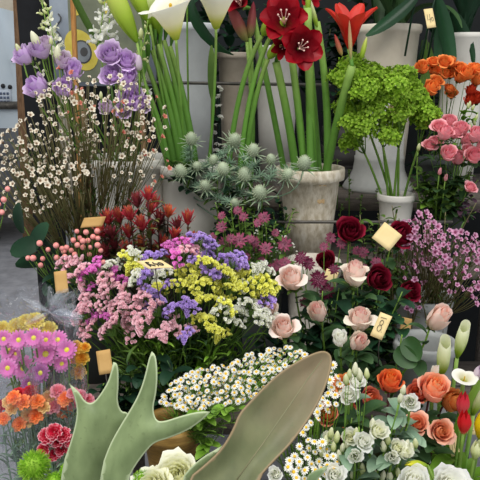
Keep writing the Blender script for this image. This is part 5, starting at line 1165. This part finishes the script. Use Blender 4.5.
# big creamy blooms at the bottom edge
fbk = pot('bucket', 'dark bucket holding the creamy bottom blooms', 180, 590, 1.02, 110, .2, BLACKP, base=.8, cat='bucket')[1]
rose('large ruffled cream bloom at the bottom under the ochre bowl', 176, 476, .98, 64, PEONY, pm('cream_yellow', [(0, '#ecedb4'), (.4, '#f8f8d4'), (1, '#fbfae6')], '#f6f6cc', vary=.05), F(-.05, 1.1), fbk+V((-.03, 0, -.05)), name='ruffled_flower', cat='flower', leaf=None)
rose('ruffled cream bloom cut by the bottom edge, left of the higher cream one', 150, 486, .96, 56, PEONY, MC['cream_yellow'], F(-.4, 1.4), fbk+V((-.05, 0, -.05)), name='ruffled_flower', cat='flower', leaf=None)
rose('ruffled white bloom cut by the bottom edge under the round coral rose', 452, 484, .9, 54, PEONY, M_WHT, F(.1, 1.4), bb('tul', .02), name='ruffled_flower', cat='flower', leaf=None)
rose('smooth white bloom cut by the bottom edge under the yellow-green tulip', 414, 483, .88, 34, ROSE, M_WHT, F(-.1, 1.4), bb('wl', .02), name='ruffled_flower', cat='flower', leaf=None)
# ---------------------------------------------------- wrapped bunches, front left
w1 = P(34, 470, 1.17); w2 = P(26, 560, 1.08)
PD = [(10, 349, 23), (24, 366, 26), (46, 352, 26), (19, 338, 20), (34, 336, 20), (58, 338, 20), (67, 348, 20), (8, 366, 20), (41, 371, 20), (30, 382, 18), (4, 337, 18), (46, 338, 18), (62, 362, 18), (16, 352, 18)]
for i, (x, y, w_) in enumerate(PD):
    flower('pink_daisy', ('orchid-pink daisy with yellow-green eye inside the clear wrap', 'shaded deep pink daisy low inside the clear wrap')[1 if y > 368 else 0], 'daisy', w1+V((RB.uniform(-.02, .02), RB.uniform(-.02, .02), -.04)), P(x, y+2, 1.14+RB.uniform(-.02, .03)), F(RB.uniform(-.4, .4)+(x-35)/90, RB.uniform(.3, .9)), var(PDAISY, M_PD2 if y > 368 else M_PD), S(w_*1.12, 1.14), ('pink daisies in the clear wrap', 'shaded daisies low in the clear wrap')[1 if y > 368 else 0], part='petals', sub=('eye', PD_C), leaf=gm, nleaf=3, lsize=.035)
for i, (x, y, w_) in enumerate(((20, 328, 22), (37, 323, 22), (5, 330, 20), (50, 329, 18), (28, 322, 18))):
    flower('yellow_mum', 'pale yellow bloom blurred behind the crumpled top of the wrap', 'flower', w1+V((RB.uniform(-.02, .02), .03, -.04)), P(x, y+3, 1.22), F(0, .9), var(CARNM, M_YEL), S(w_, 1.22), 'yellow blooms behind the pink daisies')
for i, (x, y, w_) in enumerate(((77, 346, 13), (83, 357, 14), (80, 371, 14), (75, 360, 12), (86, 346, 10))):
    flower('yellow_mum', 'yellow-orange bloom right of the pink daisies in the shade', 'flower', P(80, 430, 1.24), P(x, y+3, 1.2), F(0, .8), var(CARNM, M_YELO), S(w_*1.15, 1.2), 'yellow-orange blooms beside the wrap')
CA = [(17, 396, 13, M_CAO), (26, 401, 14, M_CAO), (38, 400, 13, M_CAO), (39, 413, 14, M_CAO), (22, 422, 13, M_CAO), (32, 419, 13, M_CAY), (6, 415, 11, M_CAO), (9, 399, 11, M_CAY), (45, 406, 11, M_CAY), (28, 412, 12, M_CAY), (14, 407, 11, M_CAY)]
def carn(x, y, w_, mt, yy, base, lab, grp, f=None):
    flower('mini_carnation', lab, 'carnation', base+V((RB.uniform(-.02, .02), RB.uniform(-.02, .02), 0)), P(x, y+4, yy), f or F(RB.uniform(-.4, .4), RB.uniform(.7, 1.5)), var(CARNM, mt), S(w_*1.25, yy), grp, smat=G['grey'], leaf=var(LEAF_LONG, G['grey']), nleaf=5, lsize=.04, lt=(.25, .95), r=.0014)
for (x, y, w_, mt) in CA: carn(x, y, w_, mt, 1.04+RB.uniform(-.02, .02), w2, 'small orange and yellow carnation in the sleeve below the pink daisies' if mt is M_CAO else 'small yellow-cream carnation between the orange ones', 'orange carnations in the left sleeve' if mt is M_CAO else 'yellow carnations in the left sleeve')
for (x, y, w_, lab) in ((20, 393, 13, 'red carnation behind the orange ones, left of two'), (32, 392, 14, 'red carnation behind the orange ones, right of two'), (0, 404, 12, 'dark red carnation cut by the frame edge')): carn(x, y, w_, M_CAR, 1.08, w2, lab, None)
for i, (x, y, w_, mt) in enumerate(((50, 397, 14, M_CAY), (58, 391, 14, M_CAP), (67, 398, 14, M_CAO), (55, 406, 14, M_CAP), (64, 408, 13, M_CAO), (80, 394, 12, M_CAP), (89, 398, 11, M_CAP), (73, 402, 12, M_CAP), (46, 411, 12, M_CAY), (73, 392, 11, M_CAP))): carn(x, y, w_, mt, 1.1+RB.uniform(-.02, .02), P(66, 540, 1.12), 'soft carnation seen through the clear sleeve behind the frond' if mt is not M_CAP else 'soft pink carnation seen through the clear sleeve', 'mixed carnations in the second sleeve' if mt is not M_CAP else 'pink carnations in the second sleeve')
for (x, y, w_) in ((48, 434, 15), (57, 429, 15), (65, 432, 14), (46, 446, 12), (54, 451, 13), (64, 446, 13), (70, 436, 12), (60, 438, 12)): carn(x, y, w_, M_CAM, 1.03+RB.uniform(-.02, .02), P(60, 560, 1.07), 'red carnation with white-edged petals low in the clear sleeve', 'red and white carnations in the sleeve', F(RB.uniform(-.4, .4), RB.uniform(.3, 1)))
for (x, y, w_, lab) in ((34, 466, 38, 'large spiky green ball flower at the lower left'), (54, 481, 22, 'small spiky green ball cut by the bottom edge'), (142, 479, 24, 'spiky green ball between the frond and the cream bloom'), (66, 470, 16, 'spiky green ball half behind the lobed frond')):
    flower('green_ball_flower', lab, 'flower', P(x, 580, .96), P(x, y, .92 if x < 100 else .98), F(0, 1), SPIKY, S(w_, .93), part='spiky_ball', r=.0022)
for x, y in scatter([(2, 420), (44, 425), (44, 455), (5, 455)], 12, 9, RB)+scatter([(75, 400), (92, 405), (85, 430), (72, 440)], 5, 8, RB): sprig('thin grey-green carnation shoot in the clear sleeve', x, y, 1.1, w2+V((0, .04, 0)), var(LEAF_LONG, G['grey']), 8, .04, 'carnation shoots in the sleeve', cat='foliage')
pot('bucket', 'dark bucket on the ground row holding the wrapped bunches', 40, 590, 1.12, 150, .15, BLACKP, base=.85, cat='bucket')

for x, y in scatter([(112, 358), (170, 360), (166, 404), (124, 404)], 16, 8, RB): sprig('dark narrow-leaved stalk hanging low below the mixed statice', x, y, 1.2, P(x+4, 440, 1.26), RB.choice((LEAF_LONG, gd)), 9, .045, 'low stalks below the statice', name='statice_stalk', cat='statice', lt=(.2, 1), smat=G['rose'])
for x, y in scatter([(84, 380), (112, 372), (112, 400), (90, 405)], 6, 8, RB): sprig('dark leafy sprig in shade behind the frond tip', x, y, 1.2, P(x, 470, 1.22), gd, 8, .04, 'shaded sprigs behind the frond tip', lt=(.3, 1))
# clear crinkled wrap
mc, nt, N, L = new_mat('clear_film')
tr = N.new('ShaderNodeBsdfTransparent'); tr.inputs[0].default_value = (.95, .96, .98, 1); gl_ = N.new('ShaderNodeBsdfGlossy'); gl_.inputs['Roughness'].default_value = .07; df = N.new('ShaderNodeBsdfDiffuse'); df.inputs[0].default_value = (.8, .84, .9, 1)
lw = N.new('ShaderNodeLayerWeight'); lw.inputs[0].default_value = .35; tc = N.new('ShaderNodeTexCoord'); nz = N.new('ShaderNodeTexNoise'); nz.inputs['Scale'].default_value = 14; nz.inputs['Detail'].default_value = 4; nz.inputs['Distortion'].default_value = 1.5
L.new(tc.outputs['Object'], nz.inputs['Vector']); bp = N.new('ShaderNodeBump'); bp.inputs['Strength'].default_value = 1; bp.inputs['Distance'].default_value = .02; L.new(nz.outputs['Fac'], bp.inputs['Height']); L.new(bp.outputs[0], gl_.inputs['Normal']); L.new(bp.outputs[0], lw.inputs['Normal'])
m1 = N.new('ShaderNodeMixShader'); m1.inputs[0].default_value = .025; L.new(tr.outputs[0], m1.inputs[1]); L.new(df.outputs[0], m1.inputs[2])
mr = N.new('ShaderNodeMapRange'); mr.inputs[1].default_value = .1; mr.inputs[2].default_value = .9; mr.inputs[3].default_value = .02; mr.inputs[4].default_value = .42; L.new(lw.outputs['Facing'], mr.inputs[0])
m2 = N.new('ShaderNodeMixShader'); L.new(mr.outputs[0], m2.inputs[0]); L.new(m1.outputs[0], m2.inputs[1]); L.new(gl_.outputs[0], m2.inputs[2]); out = N.new('ShaderNodeOutputMaterial'); L.new(m2.outputs[0], out.inputs[0])
mf = mc.copy(); mf.name = 'clear_film_folds'; [setattr(n_.inputs[0], 'default_value', .1) for n_ in mf.node_tree.nodes if n_.type == 'MIX_SHADER' and not n_.inputs[0].is_linked]
def wrap(label, cx, pyb, pyt, y, wb, wt, seed, jag=.02, ry=.6, crease=.006, tj=.5):
    a = P(cx, pyb, y); b = P(cx, pyt, y); H_ = b.z-a.z; Rb, Rt = S(wb, y)/2, S(wt, y)/2; nu, nv = 72, 34; pts = []; at = []
    for j in range(nv):
        v = j/(nv-1)
        for i in range(nu):
            t = 2*PI*i/nu; n1 = noise.noise(V((math.cos(t)*2.4+seed, math.sin(t)*2.4, v*1.5))); n2 = noise.noise(V((math.cos(t)*6+seed, math.sin(t)*6, v*5+seed)))
            r = Rb+(Rt-Rb)*v**.7+jag*n1*v+crease*(abs(n2)*2-.5)*(1+5*max(0, v-.6))
            zz = H_*v*(1+tj*.25*n1*v**4)+.012*n2*v**3
            pts.append(V((r*math.cos(t), r*ry*math.sin(t), zz))); at.append((v, 0, .5))
    m = MB(); m.grid(pts, at, nu, nv, True)
    return thing('clear_wrap', label, 'flower wrap', a, me=m.mesh('clear_wrap', mc, smooth=False))
wrap('clear crinkled plastic wrap flaring above the pink daisies', 34, 440, 296, 1.14, 70, 104, 3.3, .03, .75, .008)
wrap('clear plastic sleeve around the orange carnations', 22, 520, 384, 1.05, 40, 62, 8.1, .008, .7, .003)
wrap('clear plastic sleeve around the red and white carnations behind the frond', 68, 520, 372, 1.08, 44, 58, 5.7, .008, .7, .003)
# gathered folded peak of the wrap by the pink statice
m = MB(); pk = P(50, 312, 1.08); rr_ = random.Random(12)
for k in range(18):
    a_ = rr_.uniform(-.6, 3.8); d = V((math.cos(a_)*.07, -.01+rr_.uniform(-.03, .02), math.sin(a_)*.055))*rr_.uniform(.45, 1.0); w_ = V((-d.z, .018, d.x))*rr_.uniform(.12, .24)
    m.grid([V((0, 0, 0))-w_*.2, d*.5-w_, d-w_*.6, V((0, 0, 0)), d*.5+V((0, -.012, 0)), d*1.15, V((0, 0, 0))+w_*.2, d*.5+w_, d+w_*.6], [(.5, 0, .5)]*9, 3, 3)
thing('clear_wrap', 'gathered folded peak of clear film beside the brown card', 'flower wrap', pk, me=m.mesh('clear_wrap', mf, smooth=False))
